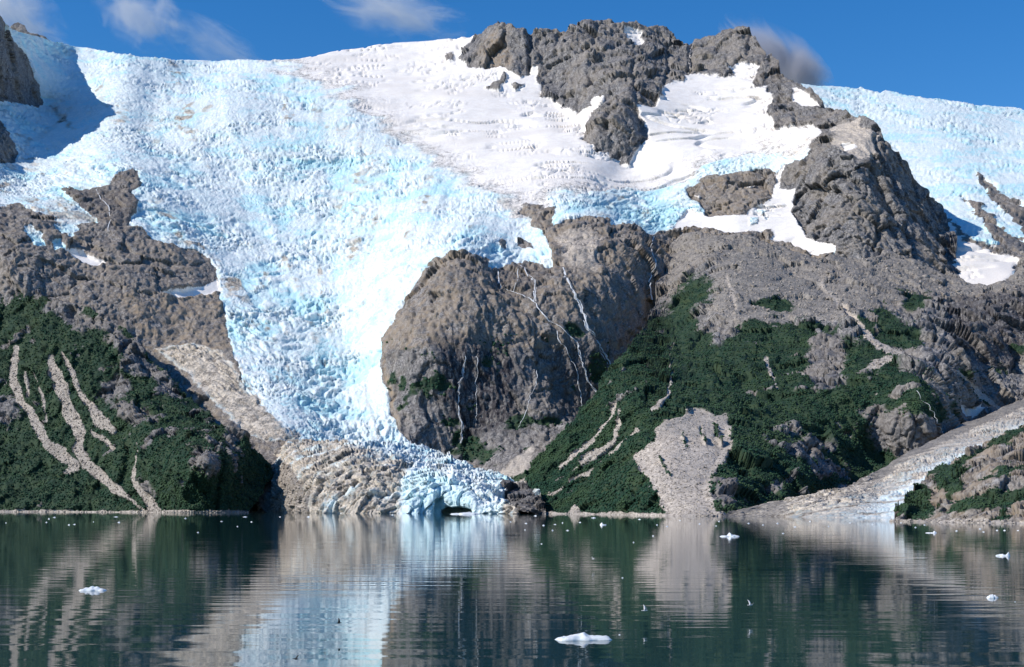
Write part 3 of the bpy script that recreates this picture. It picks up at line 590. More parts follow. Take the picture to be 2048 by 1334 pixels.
# ------------------------------------------------------------------ right-centre mountainside
R = Sheet(1048, 2500, 2.1, 270,
    [(1048, 938), (1085, 903), (1130, 850), (1180, 800), (1215, 745), (1240, 712), (1262, 690), (1290, 650), (1308, 610), (1324, 560), (1338, 510), (1352, 476), (1390, 464), (1450, 469), (1490, 466), (1540, 483), (1577, 491), (1600, 505), (1634, 514), (1666, 507), (1690, 515), (1717, 519), (1760, 510), (1776, 494), (1798, 512), (1830, 524), (1857, 533), (1887, 549), (1911, 549), (1933, 567), (1965, 573), (2003, 565), (2030, 541), (2048, 528), (2200, 470), (2500, 420)],
    [(1048, 1035), (1250, 1037), (1450, 1041), (1600, 1041), (2500, 1044)],
    [(1048, 1000, 1330), (1090, 1029, 1220), (1250, 1031, 1050), (1440, 1035, 900), (1600, 1036, 1080), (1050, 935, 1400), (1130, 850, 1440), (1200, 770, 1520), (1260, 690, 1640), (1302, 630, 1960), (1345, 490, 2250), (1324, 560, 2090), (1380, 540, 2060), (1400, 465, 2240), (1240, 880, 1290), (1290, 860, 1230), (1200, 950, 1230), (1390, 822, 1290), (1380, 900, 1130), (1380, 1000, 960), (1290, 950, 1080), (1460, 870, 1200), (1500, 800, 1370), (1450, 700, 1600), (1600, 700, 1600), (1450, 500, 2120), (1450, 560, 1930), (1550, 570, 1920), (1650, 510, 2120), (1700, 600, 1850), (1760, 512, 2130), (1857, 533, 2120), (1960, 573, 2040), (2040, 535, 2120), (2500, 420, 2200), (1650, 770, 1430), (1800, 700, 1570), (1800, 800, 1370), (1850, 760, 1420), (1880, 840, 1380), (1925, 830, 1560), (1900, 720, 1600), (1700, 900, 1330), (1600, 960, 1150), (1520, 1000, 1030), (1750, 930, 1350), (1900, 640, 1830), (2000, 620, 1880), (2000, 740, 1760), (2048, 790, 1680), (2200, 700, 1700), (2200, 900, 1400), (2500, 800, 1500), (2500, 1035, 1200), (1900, 950, 1350), (1800, 1030, 1150), (1980, 800, 1640)])
vn = fbm(R.p, 36, 4, 0.6, 71); vb = fbm(R.p, 90, 3, 0.5, 72)
V1 = [(1040, 938), (1085, 903), (1130, 848), (1180, 796), (1215, 742), (1240, 708), (1262, 686), (1300, 655), (1325, 645), (1350, 610), (1362, 585), (1385, 562), (1415, 570), (1405, 600), (1385, 625), (1380, 660), (1410, 680), (1440, 700), (1480, 672), (1510, 652), (1560, 655), (1600, 660), (1650, 660), (1700, 690), (1745, 690), (1790, 730), (1850, 760), (1890, 820), (1880, 880), (1800, 930), (1760, 945), (1700, 965), (1600, 1000), (1520, 1020), (1460, 1030), (1335, 1030), (1085, 1030)]
sdv = sdist(R.wx, R.wy, V1)
rkR = np.zeros_like(vn)
for pl in ([(1528, 850), (1600, 840), (1620, 850), (1580, 875), (1530, 880)], [(1560, 905), (1600, 880), (1620, 868), (1685, 880), (1660, 910), (1590, 922)], [(1700, 830), (1760, 810), (1830, 830), (1930, 850), (1890, 900), (1800, 940), (1750, 900)], [(1605, 690), (1680, 655), (1705, 700), (1690, 760), (1660, 795), (1620, 775)],
           [(1425, 950), (1460, 940), (1485, 970), (1470, 1012), (1440, 1016), (1428, 990)], [(1528, 960), (1590, 950), (1570, 980), (1530, 992)], [(1610, 925), (1680, 920), (1700, 950), (1640, 960)], [(1290, 735), (1320, 740), (1315, 755), (1295, 752)], [(1190, 850), (1215, 845), (1200, 860)]):
    rkR = np.maximum(rkR, sstep(-0.7, 0.9, sdist(R.wx, R.wy, pl) / 12 + 1.2 * vn - 0.35))
veg = sstep(-0.8, 0.7, sdv / 18 + 0.75 * vn + 0.7) * (1 - rkR) * (1 - sstep(0.75, 0.95, vn + 0.25 * sstep(1500, 1600, R.fx)))
for pl in ([(1745, 620), (1770, 600), (1800, 640), (1835, 660), (1855, 690), (1830, 702), (1790, 690), (1760, 680)], [(1885, 715), (1920, 735), (1955, 780), (1995, 812), (1975, 818), (1930, 790)], [(1960, 735), (1990, 730), (2010, 750), (1985, 760)], [(1800, 580), (1860, 590), (1840, 615), (1810, 620)], [(1690, 640), (1740, 640), (1800, 720), (1840, 740), (1780, 740)], [(2020, 690), (2060, 680), (2060, 730)], [(1500, 600), (1560, 590), (1600, 610), (1560, 630)]):
    veg = np.maximum(veg, sstep(-0.3, 0.6, sdist(R.wx, R.wy, pl) / 12 + 1.0 * vn))
cir = R.inside([(1265, 912), (1290, 900), (1310, 880), (1312, 855), (1330, 835), (1360, 828), (1385, 816), (1410, 820), (1430, 830), (1450, 825), (1464, 850), (1464, 890), (1450, 920), (1428, 945), (1420, 975), (1425, 1005), (1448, 1034), (1330, 1034), (1310, 985), (1290, 955)], 4, 0.8)
for ln in ([(1402, 850, 3), (1410, 884, 4)], [(1430, 845, 4), (1436, 860, 8), (1442, 886, 4)], [(1366, 868, 3), (1374, 895, 2)], [(1322, 915, 5), (1335, 945, 3)], [(1272, 935, 10), (1300, 985, 12), (1325, 1020, 8)]):
    cir *= 1 - R.line(ln, 2.5, 0.5)
gul = R.inside([(1128, 1026), (1150, 999), (1160, 1026)], 3, 0.5)
for ln in ([(1232, 806, 6), (1222, 835, 7), (1200, 862, 8), (1160, 903, 9), (1118, 935, 4)], [(1240, 828, 12), (1236, 850, 12), (1225, 875, 5), (1180, 908, 9), (1158, 925, 3)], [(1270, 855, 10), (1255, 875, 8), (1215, 905, 3)], [(1192, 925, 3), (1170, 945, 7), (1130, 968, 5), (1088, 988, 4)], [(1340, 700, 2), (1344, 745, 3), (1335, 790, 5), (1320, 810, 9), (1303, 816, 6)], [(1533, 714, 6), (1541, 745, 7), (1556, 778, 3)],
           [(1640, 560, 10), (1690, 620, 8), (1720, 655, 10), (1760, 690, 18), (1800, 710, 22)], [(1785, 715, 10), (1740, 730, 14), (1720, 740, 6)], [(1880, 700, 5), (1920, 750, 8), (1960, 790, 10), (2000, 815, 10)], [(1455, 550, 5), (1460, 590, 10), (1470, 620, 6)], [(1215, 885, 3), (1150, 935, 4), (1110, 960, 2)]):
    gul = np.maximum(gul, sstep(0.2, 0.8, R.line(ln, 4.0, 0.6) + 0.35 * vn))
mor = R.inside([(1440, 510), (1480, 495), (1520, 500), (1640, 580), (1700, 640), (1600, 640), (1480, 645), (1420, 630), (1410, 580)], 14)
up = R.inside([(1320, 440), (1700, 440), (2100, 440), (2100, 560), (1960, 600), (1850, 590), (1740, 640), (1640, 600), (1540, 540), (1440, 510), (1380, 540), (1340, 620), (1320, 560)], 14)
beach = sstep(1022.5, 1026, R.fy + 1.5 * vn - np.interp(R.fx, [1048, 1250, 1450, 1600], [-1.5, 0, 3, 4])) * (R.fx < 1470)
cliffR = R.inside([(1890, 600), (1960, 590), (2060, 580), (2070, 700), (2010, 740), (1940, 720), (1900, 700)], 8)
R.veg = veg * (1 - cir) * (1 - gul) * (1 - beach)
R.scree = np.maximum.reduce([cir, gul * 0.95, beach, 0.8 * mor * (1 - R.veg), 0.55 * up * (1 - R.veg)])
R.dirt += np.clip(up + mor, 0, 1) * (1 - 0.9 * gul) * (1 - cir); R.warm += 0.35 * up; R.wet += 0.8 * cliffR + 0.25 * rkR
R.scree *= 1 - cliffR
R.snow = R.inside([(1918, 812), (1935, 815), (1975, 815), (1950, 832), (1925, 838)], 3, 0.5)
R.veg *= 1 - R.snow; R.scree *= 1 - R.snow
R.relief(1.3, 1, 0.75)
R.h -= 3 * cir * sstep(0, 18, sdist(R.fx, R.fy, [(1265, 912), (1312, 850), (1385, 812), (1464, 840), (1464, 890), (1420, 975), (1448, 1040), (1330, 1040)]))
R.h -= 1.5 * gul
R.default('mountainside', 'green and grey mountainside right of the rock dome, bushes below and bare rubble above', 'mountain')
R.reg(np.clip(up + mor, 0, 1) * (R.veg < 0.5), 'moraine', 'bare grey-brown moraine slope below the snow tongue and rock pyramid', 'moraine')
R.reg(cir, 'scree_slope', 'large pale fan of scree fringed by green bushes at the shore', 'scree')
R.reg(gul * (R.veg < 0.5) * (R.fx < 1360), 'scree_gully', 'thin pale gravel streaks slanting down the green spur', 'scree')
R.reg(beach * (1 - cir), 'beach', 'thin pale gravel beach below the green spur in the middle', 'beach')
R.reg(R.snow, 'snow_patch', 'small snow remnant above the right glacier tongue', 'snow')
R.build(back=90)

# ------------------------------------------------------------------ right glacier tongue
G = Sheet(1440, 2500, 1.9, 130,
    [(1440, 1029), (1470, 1022), (1530, 1008), (1580, 1000), (1630, 992), (1680, 976), (1740, 955), (1762, 935), (1800, 912), (1850, 890), (1900, 862), (1930, 845), (1960, 836), (2000, 818), (2048, 795), (2200, 720), (2500, 600)],
    [(1440, 1036), (1600, 1038), (1790, 1040), (2500, 1044)],
    [(1440, 1034, 880), (1600, 1036, 830), (1780, 1038, 760), (2000, 1040, 760), (2500, 1042, 760), (1470, 1022, 930), (1600, 998, 950), (1600, 1015, 870), (1700, 1000, 880), (1750, 950, 1080), (1800, 1000, 860), (1850, 890, 1240), (1850, 950, 990), (1930, 845, 1410), (1930, 900, 1150), (2048, 800, 1580), (2048, 850, 1300), (2048, 950, 980), (2500, 600, 2000), (2500, 800, 1400)])
G.ice[:] = 1
edge = np.interp(G.fx, *zip(*[(1440, 1029), (1530, 1008), (1630, 992), (1740, 955), (1800, 912), (1900, 862), (2000, 818), (2500, 600)]))
dpt = G.fy - edge + 9 * fbm(G.p, 40, 3, 0.5, 73)
G.dirt += 0.7 + 0.3 * (1 - sstep(5, 30, dpt)) - 0.34 * sstep(40, 75, dpt) * sstep(1600, 1800, G.fx); G.blue *= 0.5
rub = (1 - sstep(8, 30, dpt)) * sstep(1700, 1780, G.fx); G.ice *= 1 - 0.8 * rub; G.scree = np.maximum(G.scree, 0.8 * rub)
mor2 = G.inside([(1440, 1020), (1500, 1005), (1570, 1000), (1580, 1020), (1540, 1040), (1440, 1040)], 8); G.ice *= 1 - 0.6 * mor2; G.scree = np.maximum(G.scree, 0.6 * mor2)
G.dirt += 0.35 * sstep(0.1, 0.6, fbm(G.p * np.array([0.3, 1, 1.6]), 14, 3, 0.5, 74))
G.warm += 0.3
G.relief(0.8, 0.7, 0.5)
G.blue *= 0.3
G.default('glacier_tongue', 'cream rubble-covered glacier tongue reaching the water at the right', 'glacier')
G.reg(rub, 'debris_bank', 'brown stony band along the upper edge of the right glacier tongue', 'rubble')
G.build(back=60)

# ------------------------------------------------------------------ right headland
H = Sheet(1786, 2500, 1.5, 150,
    [(1786, 1040), (1792, 1026), (1800, 1004), (1815, 990), (1835, 972), (1850, 958), (1880, 938), (1900, 921), (1940, 897), (1980, 880), (2020, 862), (2048, 846), (2200, 790), (2500, 700)],
    [(1786, 1050), (1900, 1053), (2048, 1057), (2500, 1070)],
    [(1786, 1045, 575), (1900, 1046, 545), (2048, 1049, 500), (2500, 1058, 420), (1800, 1000, 620), (1850, 958, 680), (1940, 897, 740), (2048, 846, 780), (2500, 700, 800), (1900, 1000, 590), (2000, 1000, 560), (2000, 940, 630), (1900, 950, 660), (2200, 950, 560), (2048, 900, 690)])
vn = fbm(H.p, 16, 4, 0.6, 75)
hv = np.zeros_like(vn)
for pl in ([(1790, 1034), (1796, 1005), (1815, 988), (1850, 956), (1862, 985), (1862, 1012), (1840, 1033)], [(1862, 950), (1930, 920), (1930, 985), (1895, 985)], [(1895, 1022), (1960, 990), (2060, 970), (2500, 930), (2500, 990), (2060, 1012), (1990, 1018), (1940, 1024)], [(1985, 1005), (2008, 1012), (2016, 1038), (1995, 1040)], [(1850, 962), (1900, 922), (1980, 880), (2048, 846), (2500, 690), (2500, 740), (2048, 872), (1980, 905), (1920, 935)], [(1800, 1020), (1840, 1015), (1870, 1024), (1840, 1036), (1800, 1036)]):
    hv = np.maximum(hv, sstep(-0.4, 0.5, sdist(H.wx, H.wy, pl) / 10 + 1.0 * vn))
hv = np.maximum(hv, sstep(0.35, 0.6, vn))
hb = sstep(1035, 1040, H.fy - np.interp(H.fx, [1786, 1900, 2048, 2500], [-1, 0, 3, 10]) + 2 * vn)
H.veg = hv * (1 - hb); H.scree = 0.75 * hb; H.warm += 0.55
H.relief(1.15, 1, 0.28)
H.default('headland', 'nearer brown rocky headland with dark bushes at the right edge', 'headland')
H.reg(hb, 'beach', 'pale stony shore strip at the foot of the right headland', 'beach')
H.build(back=40)

# ------------------------------------------------------------------ shrubs, stones, trees
def ico():
    t = (1 + 5 ** 0.5) / 2
    v = np.array([(-1, t, 0), (1, t, 0), (-1, -t, 0), (1, -t, 0), (0, -1, t), (0, 1, t), (0, -1, -t), (0, 1, -t), (t, 0, -1), (t, 0, 1), (-t, 0, -1), (-t, 0, 1)], float); v /= np.linalg.norm(v[0])
    f = np.array([(0, 11, 5), (0, 5, 1), (0, 1, 7), (0, 7, 10), (0, 10, 11), (1, 5, 9), (5, 11, 4), (11, 10, 2), (10, 7, 6), (7, 1, 8), (3, 9, 4), (3, 4, 2), (3, 2, 6), (3, 6, 8), (3, 8, 9), (4, 9, 5), (2, 4, 11), (6, 2, 10), (8, 6, 7), (9, 8, 1)])
    return v, f
ICO_V, ICO_F = ico()
OCT_V = np.array([(1, 0, 0), (-1, 0, 0), (0, 1, 0), (0, -1, 0), (0, 0, 1), (0, 0, -1)], float); OCT_F = np.array([(0, 2, 4), (2, 1, 4), (1, 3, 4), (3, 0, 4), (2, 0, 5), (1, 2, 5), (3, 1, 5), (0, 3, 5)])
def clumps(name, pts, rad, mat, rs, squash=0.8, jit=0.35):
    n = len(pts)
    bv, bf = (OCT_V, OCT_F) if n > 3500 else (ICO_V, ICO_F); k = len(bv)
    th = rs.uniform(0, 6.283, n); c, s_ = np.cos(th), np.sin(th); tl = rs.normal(size=(n, 1)) * 0.4
    B = np.stack([bv[None, :, 0] * c[:, None] - bv[None, :, 1] * s_[:, None], bv[None, :, 0] * s_[:, None] + bv[None, :, 1] * c[:, None], bv[None, :, 2] + tl * bv[None, :, 0]], -1)
    V = B * (1 + jit * rs.uniform(-1, 1, (n, k, 1))) + 0.2 * rs.normal(size=(n, k, 3))
    V *= np.array([1, 1, squash]); V = V * rad[:, None, None] + pts[:, None, :]
    F = (bf[None] + k * np.arange(n)[:, None, None]).reshape(-1, 3)
    return mesh_np(name, V.reshape(-1, 3), F, mat)
def scatter(sh, wgt, n, rs, xmax=2300, xmin=-300, lo=0.12):
    pw = (wgt * (sh.fx < xmax) * (sh.fx > xmin)).astype(float); pw[pw < lo] = 0
    pw = pw * 1.0; pw /= pw.sum()
    i = rs.choice(len(pw), n, p=pw)
    return sh.P.reshape(-1, 3)[i], i
rs = np.random.RandomState(11)
for sh, n, r0, lb in ((L, 30000, 1.25, 'dense green alder scrub covering the left hillside'), (R, 36000, 1.05, 'dense green alder scrub covering the spur right of the rock dome'), (H, 5000, 0.5, 'dark low bushes dotted over the right headland')):
    p, i = scatter(sh, sh.veg, n, rs)
    rad = r0 * rs.uniform(0.55, 1.35, n); p = p + rs.normal(size=p.shape) * r0 * 0.35; p[:, 2] += 0.3 * r0
    tag(clumps('shrub_cover', p, rad, M_SHRUB, rs), lb, 'shrubs', kind='stuff')
p, i = scatter(M, M.veg, 900, rs); tag(clumps('shrub_cover', p, 1.8 * rs.uniform(0.5, 1.3, 900), M_SHRUB, rs), 'scattered green bushes on ledges of the rock dome', 'shrubs', kind='stuff')
for sh, wgt, n, r0, lb in ((R, R.scree * (R.fy > 800), 5000, 0.55, 'loose stones strewn on the pale scree fan and middle beach'), (L, L.scree, 4500, 0.75, 'loose stones in the gullies and on the beach of the left hillside'), (R, R.scree * (R.fy < 760), 3500, 0.9, 'scattered boulders on the bare moraine slope'), (H, H.scree, 900, 0.4, 'shore stones below the right headland'), (T0, T0.scree, 900, 0.9, 'boulders on the rubble bank beside the ice front')):
    p, i = scatter(sh, wgt, n, rs)
    rad = r0 * np.exp(rs.normal(size=n) * 0.45)
    tag(clumps('loose_stones', p, rad, M_STONE, rs, 0.7, 0.3), lb, 'stones', kind='stuff')

def spruce(seed, h):
    r = random.Random(seed); V = []; F = []
    tiers = 9
    for k in range(tiers):
        z0 = h * (0.10 + 0.86 * k / tiers); rr = h * 0.23 * (1 - k / tiers) ** 0.85 + 0.08
        for a in range(9):
            th = 6.283 * (a + r.random()) / 9; l = rr * r.uniform(0.6, 1.15); wd = 0.32 * rr + 0.07
            b = len(V); dx, dy = math.cos(th), math.sin(th)
            V += [(0, 0, z0 + h * 0.10), (dx * l * .6 - dy * wd, dy * l * .6 + dx * wd, z0 + h * 0.02), (dx * l, dy * l, z0 - h * 0.05 * r.random()), (dx * l * .6 + dy * wd, dy * l * .6 - dx * wd, z0 + h * 0.02)]
            F += [(b, b + 1, b + 2, b + 3)]
    n = len(V); V += [(0.06, -0.05, h * .8), (-0.06, -0.05, h * .8), (0, 0.07, h * .8), (0, 0, h * 1.02)]
    F += [(n, n + 1, n + 3, n + 3)]
    return np.array(V), np.array(F[:-1])
def trunk_mesh(h):
    V = []; F = []
    for k, (z, rr) in enumerate(((-0.6, 0.16), (h * .5, 0.09), (h * .98, 0.02))):
        for a in range(6): V.append((rr * math.cos(a * 1.047), rr * math.sin(a * 1.047), z))
    for k in range(2):
        for a in range(6): F.append((k * 6 + a, k * 6 + (a + 1) % 6, k * 6 + 6 + (a + 1) % 6, k * 6 + 6 + a))
    return np.array(V), np.array(F)
protos = []
for sd in range(3):
    hh = 5.0
    cv_, cf_ = spruce(sd, hh); tv_, tf_ = trunk_mesh(hh)
    protos.append((cv_, cf_, tv_, tf_))
crown_me = []; trunk_me = []
spots = [(1798, 1022), (1806, 1008), (1813, 1015), (1821, 1000), (1829, 1012), (1838, 996), (1846, 1008), (1851, 984), (1868, 958), (1887, 952), (1905, 946), (1921, 968), (1915, 935), (1960, 905), (2001, 884), (2034, 866), (2010, 992), (1985, 1000), (1996, 1022), (2004, 1030), (2035, 985), (1950, 1000), (1925, 1012), (1880, 1016)]
rr = random.Random(5)
for k, (x, y) in enumerate(spots):
    j = k % 3
    e = bpy.data.objects.new('spruce_tree', None); C.objects.link(e)
    pt = H.at(x, y + 6); e.location = (float(pt[0]), float(pt[1]), float(pt[2]) - 0.3); s_ = rr.uniform(0.55, 1.15); e.scale = (s_, s_, s_); e.rotation_euler = (0, 0, rr.uniform(0, 6.28))
    where = 'in the grove at the headland tip' if k < 8 else ('on the headland crest' if k < 16 else 'low on the right headland near the shore')
    tag(e, 'small dark spruce tree standing ' + where, 'tree', 'spruce trees ' + where)
    if k < 3:
        cr = mesh_np('crown', protos[j][0], protos[j][1], M_SPRUCE, parent=e); tr = mesh_np('trunk', protos[j][2], protos[j][3], M_BARK, parent=e)
        crown_me.append(cr); trunk_me.append(tr)
    else:
        for src in (crown_me[j], trunk_me[j]):
            c = src.copy(); C.objects.link(c); c.parent = e

# ------------------------------------------------------------------ waterfalls
def waterfall(sh, pts, label, strands=3, w0=1.2, seed=0):
    r = np.random.RandomState(seed); V = []; F = []
    P = np.array(pts, float)
    d = np.concatenate([[0], np.cumsum(np.hypot(*np.diff(P, axis=0).T))]); n = max(6, int(d[-1] / 5))
    tt = np.linspace(0, d[-1], n); bx = np.interp(tt, d, P[:, 0]); by = np.interp(tt, d, P[:, 1])
    for sN in range(strands):
        off = np.cumsum(r.normal(size=n)) * 0.3; off = off - off.mean() * 0.6 + r.normal() * 2.2 * (sN > 0)
        off *= sstep(0, 25, tt)
        wd = 0.6 * w0 * (0.35 + 1.1 * r.rand(n)) * (1.0 if sN == 0 else 0.55)
        prev = None
        for k in range(n):
            if sN > 0 and r.rand() < 0.12: prev = None; continue
            p = sh.at(bx[k] + off[k], by[k]); toc = np.array([0, 0, HC]) - p; toc /= np.linalg.norm(toc)
            c = p + toc * 3.0; b = len(V)
            V += [c + np.array([-wd[k], 0, 0]), c + toc * 0.5, c + np.array([wd[k], 0, 0])]
            if prev is not None: F += [(prev, prev + 1, b + 1, b), (prev + 1, prev + 2, b + 2, b + 1)]
            prev = b
    return tag(mesh_np('waterfall', np.array(V), np.array(F), M_FOAM), label, 'waterfall', 'meltwater falls on the rock walls')
for k, (sh, ln, lb, st, w0) in enumerate((
    (M, [(1123, 542), (1129, 561), (1137, 583), (1156, 610), (1169, 637), (1174, 663), (1193, 682), (1210, 709), (1218, 742)], 'wide white waterfall down the right side of the rock dome', 4, 1.7),
    (M, [(994, 539), (996, 558), (1007, 574), (1040, 593), (1064, 610), (1080, 631), (1102, 647), (1129, 666), (1150, 685), (1158, 712), (1164, 736), (1169, 755), (1183, 785), (1187, 800)], 'long slanting waterfall crossing the rock dome from its top left', 3, 1.1),
    (M, [(1042, 534), (1050, 553), (1064, 572), (1066, 588), (1064, 607)], 'short fall from the ice edge at the dome top', 3, 1.2),
    (M, [(1029, 545), (1031, 566), (1026, 585)], 'thin short fall just left of the short dome-top fall', 2, 0.7),
    (M, [(925, 715), (923, 750), (918, 790), (917, 831), (924, 862), (920, 890)], 'tall thin vertical waterfall on the dark centre of the dome', 3, 0.9),
    (M, [(950, 715), (952, 777), (954, 840)], 'faint vertical trickle right of the tall thin fall', 1, 0.5),
    (M, [(1069, 745), (1069, 775), (1058, 805), (1050, 831), (1040, 858)], 'thin trickle bending left on the lower dome', 1, 0.6),
    (M, [(1112, 664), (1118, 685), (1139, 712), (1153, 740), (1158, 772), (1164, 815)], 'branching thin fall in the shaded right corner of the dome', 2, 0.8),
    (M, [(1305, 474), (1300, 500), (1304, 530), (1296, 560), (1300, 600)], 'white stream falling down the dark gorge right of the dome', 2, 1.2),
    (M, [(189, 380), (202, 400), (212, 418), (219, 440), (220, 468)], 'thin meltwater fall on the left rock slabs below the ice', 1, 0.9),
    (R, [(1830, 788), (1852, 818), (1868, 840), (1872, 872)], 'thin stream down the shaded cliff above the right glacier tongue', 1, 0.5))):
    waterfall(sh, ln, lb, st, w0, 100 + k)

# ------------------------------------------------------------------ ice floes
def floe_mesh(seed, L_, W_, H_, lumps):
    r = np.random.RandomState(seed); n = 26; m = 14
    u = np.linspace(-1, 1, n); v = np.linspace(-1, 1, m); U, Vv = np.meshgrid(u, v)
    a = np.arctan2(Vv, U); ed = 1 + 0.18 * np.sin(3 * a + r.rand() * 6) + 0.10 * np.sin(7 * a + r.rand() * 6)
    mx = np.maximum(np.abs(U), np.abs(Vv)); rad = np.hypot(U, Vv) + 1e-6; k = mx / rad * ed
    X = U * k * L_ / 2; Y = Vv * k * W_ / 2
    edge = np.clip(1 - mx, 0, 1)
    Z = 0.32 * sstep(0, 0.22, edge)
    for (lx, lr, lh) in lumps:
        Z += lh * np.exp(-(((U - lx) / lr) ** 2 + (Vv / 0.6) ** 2))* sstep(0, 0.3, edge)
    Z = Z * (1 + 0.5 * perlin(np.stack([X.ravel() / L_ * 9, Y.ravel() / L_ * 9, X.ravel() * 0 + seed], -1)).reshape(m, n))
    Z = Z / Z.max() * H_ - 0.10 * H_ * (edge < 1e-6)
    top = np.stack([X, Y, Z], -1).reshape(-1, 3); bot = np.stack([X * .85, Y * .85, -0.35 * H_ - 0.3 * H_ * edge], -1).reshape(-1, 3)
    V = np.concatenate([top, bot]); idx = np.arange(n * m).reshape(m, n); F = []
    q = np.stack([idx[:-1, :-1], idx[:-1, 1:], idx[1:, 1:], idx[1:, :-1]], -1).reshape(-1, 4); F.append(q); F.append(q[:, ::-1] + n * m)
    ring = np.concatenate([idx[0, :], idx[1:, -1], idx[-1, -2::-1], idx[-2:0:-1, 0]]); nx_ = np.roll(ring, -1)
    F.append(np.stack([nx_, ring, ring + n * m, nx_ + n * m], -1))
    return V, np.concatenate(F)
def floe(px, py, wpx, hpx, label, seed, lumps=((0, 0.4, 0.6),), group=None, src=None):
    Yd = HC * FPX / (py - HOR); Lm = wpx / FPX * Yd; Hm = hpx / FPX * Yd
    if src is None:
        V, F = floe_mesh(seed, Lm, Lm * 0.55, Hm, lumps); o = mesh_np('ice_floe', V, F, M_FLOE)
    else:
        o = src.copy(); C.objects.link(o); o.scale = (Lm, Lm, Hm)
    o.location = ((px - CX) / FPX * Yd, Yd, 0.0)
    tag(o, label, 'ice floe', group); return o
floe(1162, 1279, 108, 15, 'largest white ice floe in the foreground, with a flat ledge at its left', 1, ((-0.15, 0.25, 0.30), (0.2, 0.3, 0.26), (0.75, 0.18, 0.2), (-0.5, 0.1, 0.12)))
floe(186, 1181, 52, 9, 'flat white ice floe floating alone at the lower left', 2, ((-0.2, 0.5, 0.5), (0.3, 0.3, 0.4)))
floe(1459, 1073, 36, 8, 'white ice floe with a central hump in front of the scree fan', 3, ((0, 0.2, 1.0), (0.4, 0.4, 0.3)))
floe(2007, 1112, 30, 8, 'white ice floe with a raised right end at the right edge', 4, ((0.7, 0.2, 0.9), (-0.3, 0.3, 0.3)))
floe(1984, 1196, 24, 8, 'grey upright lump of clear ice at the right, near the bottom', 5, ((-0.3, 0.5, 0.5), (0.3, 0.4, 0.35)))
floe(932, 1028.5, 60, 5, 'long flat floe at the mouth of the ice cave', 6, ((0.2, 0.5, 0.3),))
floe(1206, 1050, 13, 5, 'small white floe with a bump in front of the green spur', 7, ((-0.4, 0.3, 0.9),))
floe(1864, 1066, 22, 4, 'low white floe in front of the right glacier tongue', 8, ((0.5, 0.2, 0.9),))
V, F = floe_mesh(20, 1, 0.6, 1, ((0.1, 0.4, 0.7),)); proto = mesh_np('ice_chunk', V, F, M_FLOE); first = True
bits = [(12, 1046), (93, 1045), (109, 1035), (98, 1038), (138, 1050), (149, 1049), (187, 1044), (232, 1034), (238, 1045), (396, 1065), (371, 1037), (443, 1043), (475, 1053), (490, 1034), (503, 1044), (560, 1034), (617, 1034), (785, 1030), (1021, 1044), (1052, 1047), (1050, 1060), (1071, 1032), (1087, 1051), (1110, 1049), (1125, 1046), (1105, 1061), (1135, 1061), (1160, 1045), (1083, 1088), (1187, 1036), (1279, 1039), (1267, 1085), (1314, 1050), (1334, 1053), (1306, 1072), (1239, 1270), (1399, 1048), (1432, 1052), (1438, 1043), (1497, 1047), (1526, 1050), (1566, 1067), (1555, 1047), (1590, 1054), (1657, 1053), (1831, 1055), (1849, 1050), (1913, 1062), (1960, 1058), (1967, 1064), (1994, 1061), (2009, 1061), (2036, 1061), (1802, 1046), (2030, 1204), (1245, 1156), (1620, 1043), (1700, 1046), (1745, 1049), (1360, 1041)]
for k, (x, y) in enumerate(bits):
    wpx = rr.uniform(2.6, 6) * (1.5 if y < 1040 else 1)
    Yd = HC * FPX / (y - HOR); Lm = wpx / FPX * Yd; Hm = rr.uniform(1.2, 2.2) / FPX * Yd
    o = proto if first else proto.copy()
    if not first: C.objects.link(o)
    first = False
    o.location = ((x - CX) / FPX * Yd, Yd, 0.0); o.scale = (Lm, Lm, Hm); o.rotation_euler = (0, 0, rr.uniform(-0.6, 0.6))
    side = 'left hillside' if x < 510 else ('central ice front' if x < 1080 else ('green spur and scree fan' if x < 1450 else 'right glacier tongue and headland'))
    tag(o, 'tiny white ice chip adrift off the ' + side, 'ice chunk', 'ice chips off the ' + side)

